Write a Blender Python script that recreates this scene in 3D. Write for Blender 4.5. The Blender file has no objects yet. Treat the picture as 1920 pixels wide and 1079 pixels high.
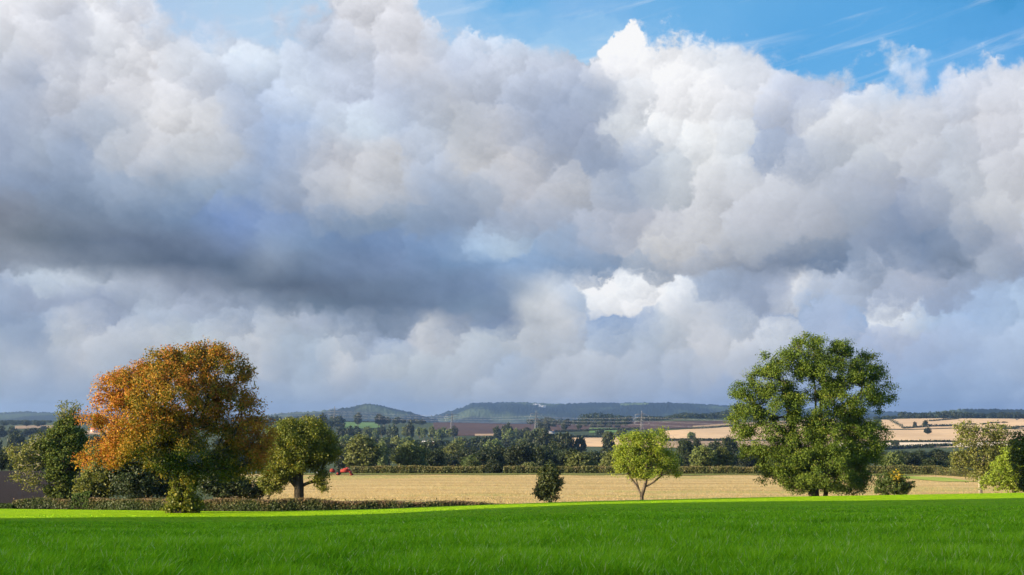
import bpy, math, random
import numpy as np
from mathutils import Vector, Matrix

C = bpy.context.scene.collection
F = 2666.7                       # focal length of the photograph in its own pixels
PITCH = math.atan((785 - 539.5) / F)
EXPO = 1.7
SUN_AZ = (-0.945, -0.327)          # horizontal direction towards the sun: left and behind the camera
SUN_EL = math.radians(14.5)
rng = np.random.default_rng(11)


def ray(px, py):
    """direction (x, z per metre of y) of a point of the view"""
    xc, yc = (px - 960) / F, (539.5 - py) / F
    c, s = math.cos(PITCH), math.sin(PITCH)
    y = c - yc * s
    return xc / y, (s + yc * c) / y


def at(px, py, d):
    u, v = ray(px, py)
    return Vector((u * d, d, v * d))


def lin(h):
    v = [int(h[i:i + 2], 16) / 255 for i in (0, 2, 4)]
    return tuple(c / 12.92 if c <= 0.04045 else ((c + 0.055) / 1.055) ** 2.4 for c in v)


# ------------------------------------------------------------------ node helpers
class Nodes:
    def __init__(self, tree):
        self.t = tree
        self.n = tree.nodes
        self.l = tree.links

    def new(self, kind, **kw):
        nd = self.n.new(kind)
        for k, v in kw.items():
            setattr(nd, k, v)
        return nd

    def put(self, sock, v):
        if isinstance(v, bpy.types.NodeSocket):
            self.l.new(v, sock)
        elif v is not None:
            if hasattr(sock.default_value, '__len__') and not hasattr(v, '__len__'):
                sock.default_value = (v,) * len(sock.default_value)
            elif hasattr(sock.default_value, '__len__') and len(sock.default_value) == 4 and len(v) == 3:
                sock.default_value = (*v, 1)
            else:
                sock.default_value = v

    def m(self, op, a, b=None, c=None, clamp=False):
        nd = self.new('ShaderNodeMath', operation=op, use_clamp=clamp)
        self.put(nd.inputs[0], a)
        self.put(nd.inputs[1], b)
        self.put(nd.inputs[2], c)
        return nd.outputs[0]

    def mix(self, f, a, b, blend='MIX'):
        nd = self.new('ShaderNodeMix', data_type='RGBA', blend_type=blend)
        self.put(nd.inputs[0], f)
        self.put(nd.inputs[6], a)
        self.put(nd.inputs[7], b)
        return nd.outputs[2]

    def fmix(self, f, a, b):
        nd = self.new('ShaderNodeMix', data_type='FLOAT')
        self.put(nd.inputs[0], f)
        self.put(nd.inputs[2], a)
        self.put(nd.inputs[3], b)
        return nd.outputs[0]

    def step(self, v, a, b, lo=0.0, hi=1.0, kind='SMOOTHSTEP'):
        nd = self.new('ShaderNodeMapRange', interpolation_type=kind)
        for i, q in enumerate((v, a, b, lo, hi)):
            self.put(nd.inputs[i], q)
        return nd.outputs[0]

    def xyz(self, x, y, z=0.0):
        nd = self.new('ShaderNodeCombineXYZ')
        for i, q in enumerate((x, y, z)):
            self.put(nd.inputs[i], q)
        return nd.outputs[0]

    def noise(self, vec, scale, detail=4, rough=0.5, dist=0.0, dim='3D', out=0):
        nd = self.new('ShaderNodeTexNoise', noise_dimensions=dim)
        self.put(nd.inputs['Vector'], vec)
        nd.inputs['Scale'].default_value = scale
        nd.inputs['Detail'].default_value = detail
        nd.inputs['Roughness'].default_value = rough
        nd.inputs['Distortion'].default_value = dist
        return nd.outputs[out]

    def ramp(self, fac, stops, interp='LINEAR'):
        nd = self.new('ShaderNodeValToRGB')
        r = nd.color_ramp
        r.interpolation = interp
        while len(r.elements) < len(stops):
            r.elements.new(0.5)
        for e, (p, c) in zip(r.elements, [(k / (len(stops) - 1), None) for k in range(len(stops))]):
            e.position = p
        for e, (p, c) in zip(r.elements, stops):
            e.position = p
        for e, (p, c) in zip(r.elements, stops):
            e.color = c if len(c) == 4 else (*c, 1)
        self.put(nd.inputs[0], fac)
        return nd.outputs[0], nd.outputs[1]


# ------------------------------------------------------------------ sky
# what the clouds look like by direction: rows go down in elevation, each entry is x, colour[, cover]
BLUE = {
    0: "0:A8C0E4 500:B0D0EC 800:A0C8EC 960:6CB2E6 1080:80B8E8 1320:69AFE4 1680:5AA6E0 1920:4096D0",
    100: "0:B4CCE8 500:B8D2EC 850:A8CCEE 1100:9CCAEE 1300:72B4E8 1500:5CA8E2 1700:5EAAE4 1920:58A4E0",
    190: "0:C0D2E8 600:C4D8EE 1000:B4D2F0 1300:8CC0EC 1540:6CB2E8 1800:74B4EA 1920:74B4EA",
    300: "0:90AED0 600:94B4DA 1200:94B4DA 1920:90B4DE",
    560: "0:80A0C8 600:84A2C8 1200:6C98C6 1500:8AA8CE 1920:90B4DE",
    640: "0:90AACA 600:6090C0 1200:7098C4 1600:7098C8 1920:90B0DA",
    785: "0:8CA4C4 1920:88A8D0",
}
CLOUD = {
    0: "0:E4E6EC 90:F0F0F6 170:F2F2F6 205:C4D0E4:.3 360:BCC8DE:.3 480:C0CEE4:.35 590:C8D0E0:.6 640:DCDEE6 740:E0E0E6 800:D0DCEC:.1 960:D8E0EC:0 1920:D8E0EC:0",
    60: "0:F0F0F6 50:DADDE6 110:C6CCDA 160:E8EAF0 240:DADCE4 290:C4D0E2:.5 380:B8C8E2:.35 480:BED0E8:.4 600:C0CCE0:.7 650:DADCE4 770:D8DAE2 830:C8D6EA:.5 960:B8D4EE:.3 1080:A8D0EE:0 1140:F0F2F6:.1 1195:F6F6F8:.75 1250:F0F2F6:.35 1320:E0E8F4:.3 1400:E0E8F4:.1 1500:D0E0F4:.1 1920:C0D4F0:0",
    120: "0:D6DAE2 60:DCDEE6 110:C4CAD8 180:D8DCE4 270:E6E6EA 320:D8DEE8 380:D2DCEA:.8 480:CCDAEA:.7 580:B8C6DC:.9 700:C4CAD8 770:D4D6DE 850:B8C4DA 930:C8D2E4 1080:C4D0E6:.8 1135:F4F4F8:.8 1200:F8F8FA 1290:F6F6F8 1380:E4EAF2:.9 1440:D4DEEE:.5 1560:C8DCF0:.1 1640:CADCF0:.3 1710:DAE6F4:.62 1770:CADCF0:.3 1830:C4D8F0:0 1920:D0DCF0:.1",
    180: "0:BCC4D4 50:A8B4CA 100:CCD0DA 180:D6D8E0 270:E4E4E8 340:CCD0DA 420:B2C0D6 480:AABCD8 560:C8D6E8:.9 640:BCC8DE 740:B4C0D6 840:BCC2CE 960:AAB6CC 1060:9CACC8 1150:A4B2C8 1185:E4E8EE 1260:F4F4F6 1340:F6F6F8 1440:E2E6F0 1500:BCC8E0:.8 1580:BCCCE8:.75 1680:A8C8EA:.6 1760:C4D4EE:.45 1840:D4DCEC:.75 1920:E2E6F0",
    240: "0:A0AEC6 90:B8BECC 180:ACB8CA 240:D0D4DC 300:E2E2E4 380:D4D6DA 440:A8B6CE 500:94ACD0 560:9CB4D6 620:C0CEE0 680:C8D8E8 760:B4C4DC 840:BCC2CA 930:B8BCC6 1020:98A8C4 1120:9CA8C0 1160:D6DCE2 1230:EEF0F2 1330:F2F2F2 1400:DCE2EA 1440:A2B2CE 1490:B4BED2 1540:DEE2E8 1680:D8DCE4 1800:CCD2DE 1860:DEDFE6 1920:D8DBE4",
    300: "0:97A6C0 60:A0AEC2 130:94A6C2 200:B8C0CC 270:CCCED4 350:C4C8CE 430:B4BCC8 500:90A8CC 560:A8B4C8 620:CACCD4 740:CED0D4 800:B0BED4 870:C8CACE 960:CACACE 1030:A6AEBE 1110:90A0BA 1190:98A8C2 1240:C4CED8 1330:ECEEEE 1400:D0D8E0 1440:9EAEC8 1500:A8B4C8 1570:B8C0CC 1640:CCD2D8 1720:CCD0D8 1800:BCC4D0 1860:CCD0DA 1920:CED0D8",
    360: "0:8496B2 60:8094B2 130:8498B4 240:94A6BE 330:90A4BC 400:8CA2BC 480:8AA2C4 560:A4B0C4 650:C6C8CC 740:B8BEC8 820:92A4BE 900:A4B0C2 980:BCBEC6 1080:B4B8C0 1180:98A8C0 1260:C0C8D0 1330:D8DADE 1440:D0D4DC 1560:B4BCCA 1640:A8B0C0 1700:A4ACBE 1780:BCC4D0 1850:CCD0D6 1920:D0D2D8",
    420: "0:80899A 60:7C8A9E 120:74869E 240:7288A4 340:6884A8 420:6084BC 480:6A8ABC 600:7C94B4 720:7C92AC 840:8094B0 960:98A6BC 1080:A4AEC0 1200:B8BCC8 1320:C8CACE 1440:C2C6D0 1540:B0B6C2 1620:98A4B6 1690:8092B0 1780:9AA6BA 1850:C2C6CC 1920:CED0D4",
    465: "0:808A98 60:72808F 130:63758C 240:5F7390 360:60789A 440:5C80B4 500:7894B8 560:6486AE 640:5C7CA6 740:6484B0 840:7092BC 900:A0C0E0 950:ACC6DE 1000:84A2C4 1100:8CA0BC 1180:B4BAC6 1240:D0D0D0 1340:C4C6CA 1440:A8B0BC 1560:8A98AC 1640:8C9CB6 1740:6F86A6 1820:8898B0 1920:B4BAC8",
    500: "0:8C97A8 60:8894A6 130:76869C 230:66788F 330:586C88 430:58708E 500:7A90AC 560:5E7A9C 640:5A7CA8 740:5C80B0 840:5886B6 950:6E96C2 1050:7898BE 1140:7C94B2 1200:98A6B8 1300:AAB0BA 1400:8C98AC 1500:72839C 1580:7086A4 1660:A4B2C8 1740:7C90AE 1800:78889E 1860:A4B0C2 1920:8C9CB6",
    540: "0:9AA8C0 60:B4C4D4 140:B8C4D2 220:AAB6C8 300:9CA8BC 380:8492AA 450:66788F 520:5E7088 600:5E728E 720:5A7698 820:5C80AC 920:5C84B4 970:84A0C0 1020:CCD6E0 1065:B8C8DC 1100:F0F2F4 1140:F8F8F8 1185:E8ECF0 1230:F6F6F6 1280:D0D8E2 1340:98AAC4 1420:94A4BE 1470:A8B4CA 1500:E8EAEC 1530:B4C0D2 1620:A4B2C8 1720:ACB4C6 1800:94A4BE 1880:98AAC4 1920:90A6C4",
    570: "0:8EA2BE 60:94A2BC 140:98A6BE 200:909EB8 280:ACBACC 340:B0BCD0 420:98A6BC 500:78889E 600:64788F 700:5C728E 800:5E7A9E 880:6488AE 950:6A8CB4 985:D0D8DE 1040:DCE0E4 1080:A4B8D0 1120:E4E8EC 1180:F6F6F6 1250:F6F6F6 1300:D0D8E2 1370:98A8C2 1440:98A6BE 1490:D0D8E4 1520:9CB4D4 1600:A8B8D0 1700:A4B0C6 1780:94A8C8 1850:98B4D8 1920:A4C0E0",
    605: "0:8096B6 80:94A8C4 130:B8C0CC 200:98A6BE 270:A8B6C8 330:BCD0DC 400:B8C8D4 460:A0AEC2 520:B0BAC6 580:A8B4C6 640:8C9CB2 720:70829A 780:8C9CB2 800:C8CCD0 850:8C9AB0 900:8496B0 955:6C86AC 985:C0C8D0 1060:D0D4D8 1090:A0B4D0 1150:7C9AC2 1200:8CA4C6 1250:C8D0D8 1310:D0D4DA 1380:B0BCCC 1440:A0AEC6 1500:98B0D0 1570:A0B4D4 1610:88AAD4 1650:E0E6EC 1700:DCE4EC 1740:A4C0E0 1830:94B4DC 1920:A4C0E0",
    640: "0:90A4BE 60:8A9EBA 105:BCC4CC 160:C8CCD2 240:B8C0CA 300:C0C6CC 360:C0CCD2 410:C0C8D0 480:CACED2 540:A8B8C8 590:ACBCCC 640:C4CCD2 700:98AAC4 745:90A4C0 790:CACCD0 860:BCC4CC 930:B4C0CA 1000:C4CAD0 1080:B8C2CE 1150:A4B6CC 1230:B0BECC 1320:D4D6DA 1400:D4D8DE 1460:C8D0DA 1520:A0B4D2 1600:A4B4D0 1700:A8B6D0 1800:9CB6DA 1920:A8C0DE",
    690: "0:A8B4C4 50:B0BAC6 90:98A8BE 150:C4C8CE 200:B0BAC6 260:A8B4C2 330:B4BEC8 420:B8C2CC 490:C4C8CE 530:A4B4C6 590:A0B4C8 640:D2D4D6 680:B0BCCA 740:BCC6CC 800:B4C0C8 880:B4BEC8 960:98ACC4 1000:B0BAC6 1080:B8C0CA 1160:B4BECA 1220:A8B6C8 1300:B4BECC 1350:C4CAD4 1420:B0BCCE 1520:90A8CC 1640:90A8D0 1760:88A8D4 1920:98B4D8",
    735: "0:98A8BE 80:8EA2BE 160:94A6BE 260:98A8BE 340:A0AEC0 430:98A8BE 500:90A4BE 580:A0B2C6 650:A4B2C4 720:98ACC4 780:A8B6C4 860:B0BAC4 940:ACB8C6 1020:B4BCC6 1100:B0B8C4 1180:A0B0C6 1280:90A6C6 1380:88A2C8 1480:82A0CC 1640:78A0D0 1760:78A0D0 1920:86A8D2",
    785: "0:8EA6C6 300:8CA2C2 480:88A0C0 720:8AA2C2 840:94AAC4 960:A4B2C6 1080:A0B0C8 1200:98ACC8 1320:8CA4C6 1440:86A2C8 1680:82A2CC 1920:88A8D0",
}


def build_world():
    w = bpy.data.worlds.new("World")
    C_scene = bpy.context.scene
    C_scene.world = w
    w.use_nodes = True
    N = Nodes(w.node_tree)
    N.n.clear()
    tc = N.new('ShaderNodeTexCoord').outputs['Generated']
    sp = N.new('ShaderNodeSeparateXYZ')
    N.put(sp.inputs[0], tc)
    X, Y, Z = sp.outputs
    az = N.m('MULTIPLY', N.m('ARCTAN2', X, Y), 57.29578)
    el = N.m('MULTIPLY', N.m('ARCSINE', Z), 57.29578)
    P = N.xyz(az, el, 0.0)
    # torn and billowing edges: the directions themselves are stirred before the layout is read
    ca, sa = math.cos(0.62), math.sin(0.62)
    # noise space, turned so that no grain of it runs level
    Ps = N.xyz(N.m('ADD', N.m('MULTIPLY', az, ca), N.m('MULTIPLY', el, sa)),
               N.m('ADD', N.m('MULTIPLY', az, -sa), N.m('MULTIPLY', el, ca)), N.m('MULTIPLY', el, 0.4))
    w1 = N.noise(Ps, 0.38, 2, 0.5, out=1)
    w2 = N.noise(Ps, 1.0, 6, 0.55, out=1)

    def vsub(a, amp):
        nd = N.new('ShaderNodeVectorMath', operation='SUBTRACT')
        N.put(nd.inputs[0], a)
        nd.inputs[1].default_value = (0.5, 0.5, 0.5)
        md = N.new('ShaderNodeVectorMath', operation='MULTIPLY')
        N.put(md.inputs[0], nd.outputs[0])
        md.inputs[1].default_value = amp
        return md.outputs[0]

    def vadd(a, b):
        nd = N.new('ShaderNodeVectorMath', operation='ADD')
        N.put(nd.inputs[0], a)
        N.put(nd.inputs[1], b)
        return nd.outputs[0]
    warp = vadd(vsub(w1, (WARP1 * 1.2, WARP1, 0)), vsub(w2, (WARP2 * 1.2, WARP2, 0)))
    def scaled(v, f):
        nd = N.new('ShaderNodeVectorMath', operation='SCALE')
        N.put(nd.inputs[0], v)
        N.put(nd.inputs['Scale'], f)
        return nd.outputs[0]

    def puffs(vec, scale, smooth):
        nd = N.new('ShaderNodeTexVoronoi', voronoi_dimensions='2D', feature='SMOOTH_F1')
        N.put(nd.inputs['Vector'], vec)
        nd.inputs['Scale'].default_value = scale
        nd.inputs['Smoothness'].default_value = smooth
        return nd.outputs['Position']

    def vdiff(a, b):
        nd = N.new('ShaderNodeVectorMath', operation='SUBTRACT')
        N.put(nd.inputs[0], a)
        N.put(nd.inputs[1], b)
        return nd.outputs[0]

    def dot(a, v):
        nd = N.new('ShaderNodeVectorMath', operation='DOT_PRODUCT')
        N.put(nd.inputs[0], a)
        nd.inputs[1].default_value = v
        return nd.outputs['Value']
    off0 = N.m('ABSOLUTE', N.m('SUBTRACT', el, N.m('SUBTRACT', 4.9, N.m('MULTIPLY', az, 0.105))))
    calm = N.m('MAXIMUM', N.step(off0, 0.3, 1.6, 0.5, 1.0), N.step(az, 0.0, 3.0))
    P1 = vadd(P, scaled(warp, N.m('MULTIPLY', calm, N.step(el, -0.5, 5.0, 0.4, 1.0))))
    fine = N.noise(Ps, 2.6, 6, 0.62, out=1)
    P2 = vadd(P1, vsub(fine, (0.95, 0.95, 0)))
    v1 = vdiff(puffs(P2, 0.7, 0.4), P2)     # each puff reads the layout near its own middle
    v2 = vdiff(puffs(P2, 1.9, 0.35), P2)
    crisp = N.step(N.noise(Ps, 0.45, 2, 0.5), 0.36, 0.62, 0.45, 1.0)    # soft stretches and crisp ones
    # the long slate bank keeps a smooth, level base
    bank = N.m('MAXIMUM', N.step(off0, 0.5, 1.7, 0.22, 1.0), N.step(az, 0.0, 3.0))
    crisp = N.m('MULTIPLY', crisp, bank)
    Q = N.new('ShaderNodeSeparateXYZ')
    N.put(Q.inputs[0], vadd(P1, vadd(scaled(v1, N.m('MULTIPLY', crisp, N.step(az, 0.0, 6.0, PUFF1 * 0.62, PUFF1))), scaled(v2, N.m('MULTIPLY', crisp, PUFF2)))))
    qa, qe = Q.outputs[0], Q.outputs[1]
    fa = N.step(qa, -23, 23, 0, 1, 'LINEAR')

    def elev(y):
        return math.degrees(math.atan(ray(960, y)[1]))

    def xpos(x):
        return (math.degrees(math.atan((x - 960) / F)) + 23) / 46

    def sheet(rows, interp):
        col = alp = None
        ys = sorted(rows, reverse=True)
        for i, y in enumerate(ys):
            stops = []
            for tok in rows[y].split():
                q = tok.split(':')
                stops.append((xpos(float(q[0])), (*lin(q[1]), float(q[2]) if len(q) > 2 else 1.0)))
            while len(stops) > 32:
                del stops[5]
            c, a = N.ramp(fa, stops, interp)
            if col is None:
                col, alp = c, a
            else:
                f = N.step(qe, elev(ys[i - 1]), elev(y), 0, 1, 'LINEAR')
                f = N.fmix(0.5, f, N.step(qe, elev(ys[i - 1]), elev(y)))
                col = N.mix(f, col, c)
                alp = N.fmix(f, alp, a)
        return col, alp
    bcol, _ = sheet(BLUE, 'EASE')
    ccol, cov = sheet(CLOUD, 'LINEAR')
    # streaks of high cirrus over the blue
    ci = N.xyz(N.m('ADD', N.m('MULTIPLY', az, 0.35), N.m('MULTIPLY', el, -0.55)), N.m('ADD', N.m('MULTIPLY', az, -0.42), N.m('MULTIPLY', el, 1.9)), 9.1)
    cn = N.step(N.noise(ci, 0.55, 7, 0.6, 0.6), 0.52, 0.80, 0.0, 0.42)
    bcol = N.mix(N.m('MULTIPLY', cn, N.step(el, 8, 12)), bcol, (0.80, 0.88, 0.97))
    # relief of the cloud: its thickness here against its thickness a little nearer the sun
    bw = N.new('ShaderNodeRGBToBW')
    N.put(bw.inputs[0], ccol)
    gain = N.m('MULTIPLY', crisp, N.step(bw.outputs[0], 0.12, 0.7, RELIEF * 0.25, RELIEF))
    rel = N.m('ADD', N.m('MULTIPLY', dot(v1, (0.55, -0.83, 0)), 0.12), N.m('MULTIPLY', dot(v2, (0.55, -0.83, 0)), 0.10))
    k = N.m('ADD', 1.0, N.m('MULTIPLY', rel, gain))
    k = N.m('ADD', k, N.m('MULTIPLY', N.m('SUBTRACT', N.noise(Ps, 0.5, 4, 0.5), 0.5), 0.30))
    k = N.m('ADD', k, N.m('MULTIPLY', N.m('SUBTRACT', N.noise(vadd(Ps, vsub(fine, (0.5, 0.5, 0))), 2.6, 7, 0.62), 0.5), 0.22))
    k = N.m('SUBTRACT', k, N.m('MULTIPLY', N.m('SUBTRACT', 1.0, bank), 0.10))
    # wind-drawn streaks through the left and upper cloud, running down to the right
    sw = N.xyz(N.m('ADD', N.m('MULTIPLY', az, 0.16), N.m('MULTIPLY', el, -0.09)), N.m('ADD', N.m('MULTIPLY', az, 0.42), N.m('MULTIPLY', el, 0.80)), 5.0)
    st = N.m('MULTIPLY', N.m('SUBTRACT', N.noise(vadd(sw, vsub(w2, (0.35, 0.35, 0))), 0.9, 5, 0.58), 0.5), 0.42)
    k = N.m('ADD', k, N.m('MULTIPLY', st, N.m('MULTIPLY', N.step(az, 2.0, 8.0, 1.0, 0.3), N.step(el, 2.0, 6.0, 0.4, 1.0))))
    k = N.m('MAXIMUM', k, 0.3)
    ccol = N.mix(1.0, ccol, N.xyz(k, N.m('POWER', k, 0.98), N.m('POWER', k, 0.95)), 'MULTIPLY')
    hs = N.new('ShaderNodeHueSaturation')
    N.put(hs.inputs['Saturation'], N.m('SUBTRACT', N.step(el, 1.0, 4.5, 0.60, 0.74), N.m('MULTIPLY', N.m('SUBTRACT', 1.0, bank), 0.16)))
    N.put(hs.inputs['Color'], ccol)
    lum = N.new('ShaderNodeVectorMath', operation='MULTIPLY_ADD')       # a little more contrast between lit tops and shaded bases
    N.put(lum.inputs[0], hs.outputs[0])
    cg = N.step(bw.outputs[0], 0.35, 0.75, 1.13, 1.055)
    N.put(lum.inputs[1], N.xyz(cg, cg, cg))
    lum.inputs[2].default_value = (-0.062, -0.060, -0.056)
    ccol = N.mix(1.0, lum.outputs[0], (0.965, 0.965, 0.97), 'DARKEN')
    ccol = N.mix(1.0, ccol, (0.06, 0.08, 0.12), 'LIGHTEN')
    en = N.m('MULTIPLY', N.m('SUBTRACT', N.noise(Ps, 1.1, 7, 0.55), 0.5), 0.9)
    cv = N.step(N.m('ADD', cov, en), 0.36, 0.72)
    sky = N.new('ShaderNodeTexSky', sky_type='NISHITA')
    sky.sun_disc = False
    sky.sun_elevation = SUN_EL
    sky.sun_rotation = math.atan2(SUN_AZ[0], SUN_AZ[1])
    sky.air_density = 1.0
    sky.dust_density = 0.6
    sky.ozone_density = 2.0
    b1 = N.new('ShaderNodeBackground')
    N.put(b1.inputs[0], sky.outputs[0])
    b1.inputs[1].default_value = 0.08
    b2 = N.new('ShaderNodeBackground')
    N.put(b2.inputs[0], N.mix(cv, bcol, ccol))
    N.put(b2.inputs[1], N.step(el, 17, 40, 2 ** -EXPO, 1.7 * 2 ** -EXPO))      # unseen sky overhead brightened to add fill light on the shaded grass
    mx = N.new('ShaderNodeMixShader')
    # the clear upper sky is the Nishita sky; the cloud bank lies in front of it
    N.put(mx.inputs[0], N.step(el, 18, 60, 1.0, 0.45))
    N.put(mx.inputs[1], b1.outputs[0])
    N.put(mx.inputs[2], b2.outputs[0])
    out = N.new('ShaderNodeOutputWorld')
    N.l.new(mx.outputs[0], out.inputs[0])


WARP1, WARP2, RELIEF = 0.7, 0.8, 1.5
PUFF1, PUFF2 = 0.62, 0.38


def build_camera():
    sc = bpy.context.scene
    cam = bpy.data.cameras.new('camera')
    o = bpy.data.objects.new('camera', cam)
    C.objects.link(o)
    cam.sensor_fit = 'HORIZONTAL'
    cam.sensor_width = 36
    cam.lens = 36 * F / 1920
    cam.clip_start = 0.1
    cam.clip_end = 60000
    o.rotation_euler = (math.pi / 2 + PITCH, 0, 0)
    sc.camera = o
    sc.view_settings.view_transform = 'Standard'
    sc.view_settings.look = 'None'
    sc.view_settings.exposure = EXPO
    sc.view_settings.gamma = 1.0
    L = bpy.data.lights.new('sun', 'SUN')
    L.energy = 4.5
    L.angle = math.radians(0.6)
    L.color = (1.0, 0.82, 0.58)
    lo = bpy.data.objects.new('sun', L)
    C.objects.link(lo)
    d = Vector((SUN_AZ[0] * math.cos(SUN_EL), SUN_AZ[1] * math.cos(SUN_EL), math.sin(SUN_EL)))
    lo.rotation_euler = d.to_track_quat('Z', 'Y').to_euler()
    lo.location = d * 300


# ------------------------------------------------------------------ materials
def material(name):
    m = bpy.data.materials.new(name)
    m.use_nodes = True
    N = Nodes(m.node_tree)
    N.n.clear()
    out = N.new('ShaderNodeOutputMaterial')
    return m, N, out


def principled(N, color, rough=0.9, spec=0.2, normal=None):
    b = N.new('ShaderNodeBsdfPrincipled')
    N.put(b.inputs['Base Color'], color)
    N.put(b.inputs['Roughness'], rough)
    N.put(b.inputs['Specular IOR Level'], spec)
    if normal is not None:
        N.put(b.inputs['Normal'], normal)
    return b.outputs[0]


def bump(N, h, strength, dist):
    nd = N.new('ShaderNodeBump')
    nd.inputs['Strength'].default_value = strength
    nd.inputs['Distance'].default_value = dist
    N.put(nd.inputs['Height'], h)
    return nd.outputs[0]


def position(N):
    return N.new('ShaderNodeNewGeometry').outputs['Position']


def stretch(N, v, s, rot=0.0):
    nd = N.new('ShaderNodeMapping')
    nd.inputs['Scale'].default_value = s
    nd.inputs['Rotation'].default_value = (0, 0, rot)
    N.put(nd.inputs['Vector'], v)
    return nd.outputs[0]


def soil(name, c1, c2, scale, rows=None, rowcol=None, patch=None, bmp=0.05):
    """ground: two tones by noise, working rows along one direction, patches of another colour"""
    m, N, out = material(name)
    p = position(N)
    c = N.mix(N.step(N.noise(p, scale, 6, 0.65), 0.32, 0.68), c1, c2)
    c = N.mix(N.step(N.noise(p, scale * 0.08, 4, 0.6), 0.3, 0.7, 0.0, 0.45), c, tuple(0.78 * q for q in c1))
    if rows:
        spacing, rot, amt = rows
        q = stretch(N, p, (0.012 / spacing * 4, 1 / spacing, 1), rot)
        r = N.noise(q, 1.0, 3, 0.6)
        c = N.mix(N.step(r, 0.45, 0.62, 0.0, amt), c, rowcol)
    if patch:
        pc, ps, lo, hi, amt = patch
        c = N.mix(N.step(N.noise(stretch(N, p, (0.45, 1.0, 1)), ps, 5, 0.65), lo, hi, 0.0, amt), c, pc)
    nr = bump(N, N.noise(p, scale * 2, 5, 0.7), 0.8, bmp)
    N.l.new(principled(N, c, 0.95, 0.1, nr), out.inputs[0])
    return m


def leafy(name, stops, trans=0.35, spec=0.25, rough=0.55, sat_noise=0.0):
    """leaves: colour by each leaf's own tint (attribute), half of the light let through"""
    m, N, out = material(name)
    at_ = N.new('ShaderNodeAttribute', attribute_name='tint')
    c, _ = N.ramp(at_.outputs['Fac'], stops)
    b = principled(N, c, rough, spec)
    t = N.new('ShaderNodeBsdfTranslucent')
    N.put(t.inputs[0], N.mix(1.0, c, (1.25, 1.25, 0.75), 'MULTIPLY'))
    mx = N.new('ShaderNodeMixShader')
    mx.inputs[0].default_value = trans
    N.l.new(b, mx.inputs[1])
    N.l.new(t.outputs[0], mx.inputs[2])
    N.l.new(mx.outputs[0], out.inputs[0])
    return m


def bark(name, c1, c2, scale=3.0):
    m, N, out = material(name)
    p = stretch(N, N.new('ShaderNodeTexCoord').outputs['Object'], (1, 1, 0.25))
    c = N.mix(N.step(N.noise(p, scale, 6, 0.65), 0.35, 0.65), c1, c2)
    N.l.new(principled(N, c, 0.9, 0.15, bump(N, N.noise(p, scale * 2, 5), 0.7, 0.04)), out.inputs[0])
    return m


def plain(name, c, rough=0.7, spec=0.3, metal=0.0, vary=0.15, scale=2.0):
    m, N, out = material(name)
    p = position(N)
    k = N.step(N.noise(p, scale, 5, 0.6), 0.3, 0.7, 1 - vary, 1 + vary)
    b = N.new('ShaderNodeBsdfPrincipled')
    N.put(b.inputs['Base Color'], N.mix(1.0, c, N.xyz(k, k, k), 'MULTIPLY'))
    b.inputs['Roughness'].default_value = rough
    b.inputs['Specular IOR Level'].default_value = spec
    b.inputs['Metallic'].default_value = metal
    N.l.new(b.outputs[0], out.inputs[0])
    return m


# ------------------------------------------------------------------ mesh helpers
def mesh_np(name, verts, faces_flat, sizes, mat, parent=None, tint=None, smooth=False, link=True):
    """one mesh object from arrays: vertices, flat corner list, corners per face"""
    me = bpy.data.meshes.new(name)
    verts = np.asarray(verts, np.float32)
    faces_flat = np.asarray(faces_flat, np.int32)
    sizes = np.asarray(sizes, np.int32)
    me.vertices.add(len(verts))
    me.vertices.foreach_set('co', verts.ravel())
    me.loops.add(len(faces_flat))
    me.loops.foreach_set('vertex_index', faces_flat)
    me.polygons.add(len(sizes))
    me.polygons.foreach_set('loop_start', np.concatenate(([0], np.cumsum(sizes)[:-1])).astype(np.int32))
    me.polygons.foreach_set('loop_total', sizes)
    if smooth:
        me.polygons.foreach_set('use_smooth', np.ones(len(sizes), bool))
    me.update(calc_edges=True)
    if tint is not None:
        a = me.attributes.new('tint', 'FLOAT', 'POINT')
        a.data.foreach_set('value', np.asarray(tint, np.float32))
    me.materials.append(mat)
    o = bpy.data.objects.new(name, me)
    if link:
        C.objects.link(o)
    if parent is not None:
        o.parent = parent
    return o


def grid_mesh(name, P, mat, **kw):
    """P: rows x cols x 3"""
    r, c = P.shape[:2]
    i = np.arange((r - 1) * (c - 1))
    a = (i // (c - 1)) * c + i % (c - 1)
    f = np.stack([a, a + 1, a + c + 1, a + c], 1)
    return mesh_np(name, P.reshape(-1, 3), f.ravel(), np.full(len(f), 4), mat, smooth=True, **kw)


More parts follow.
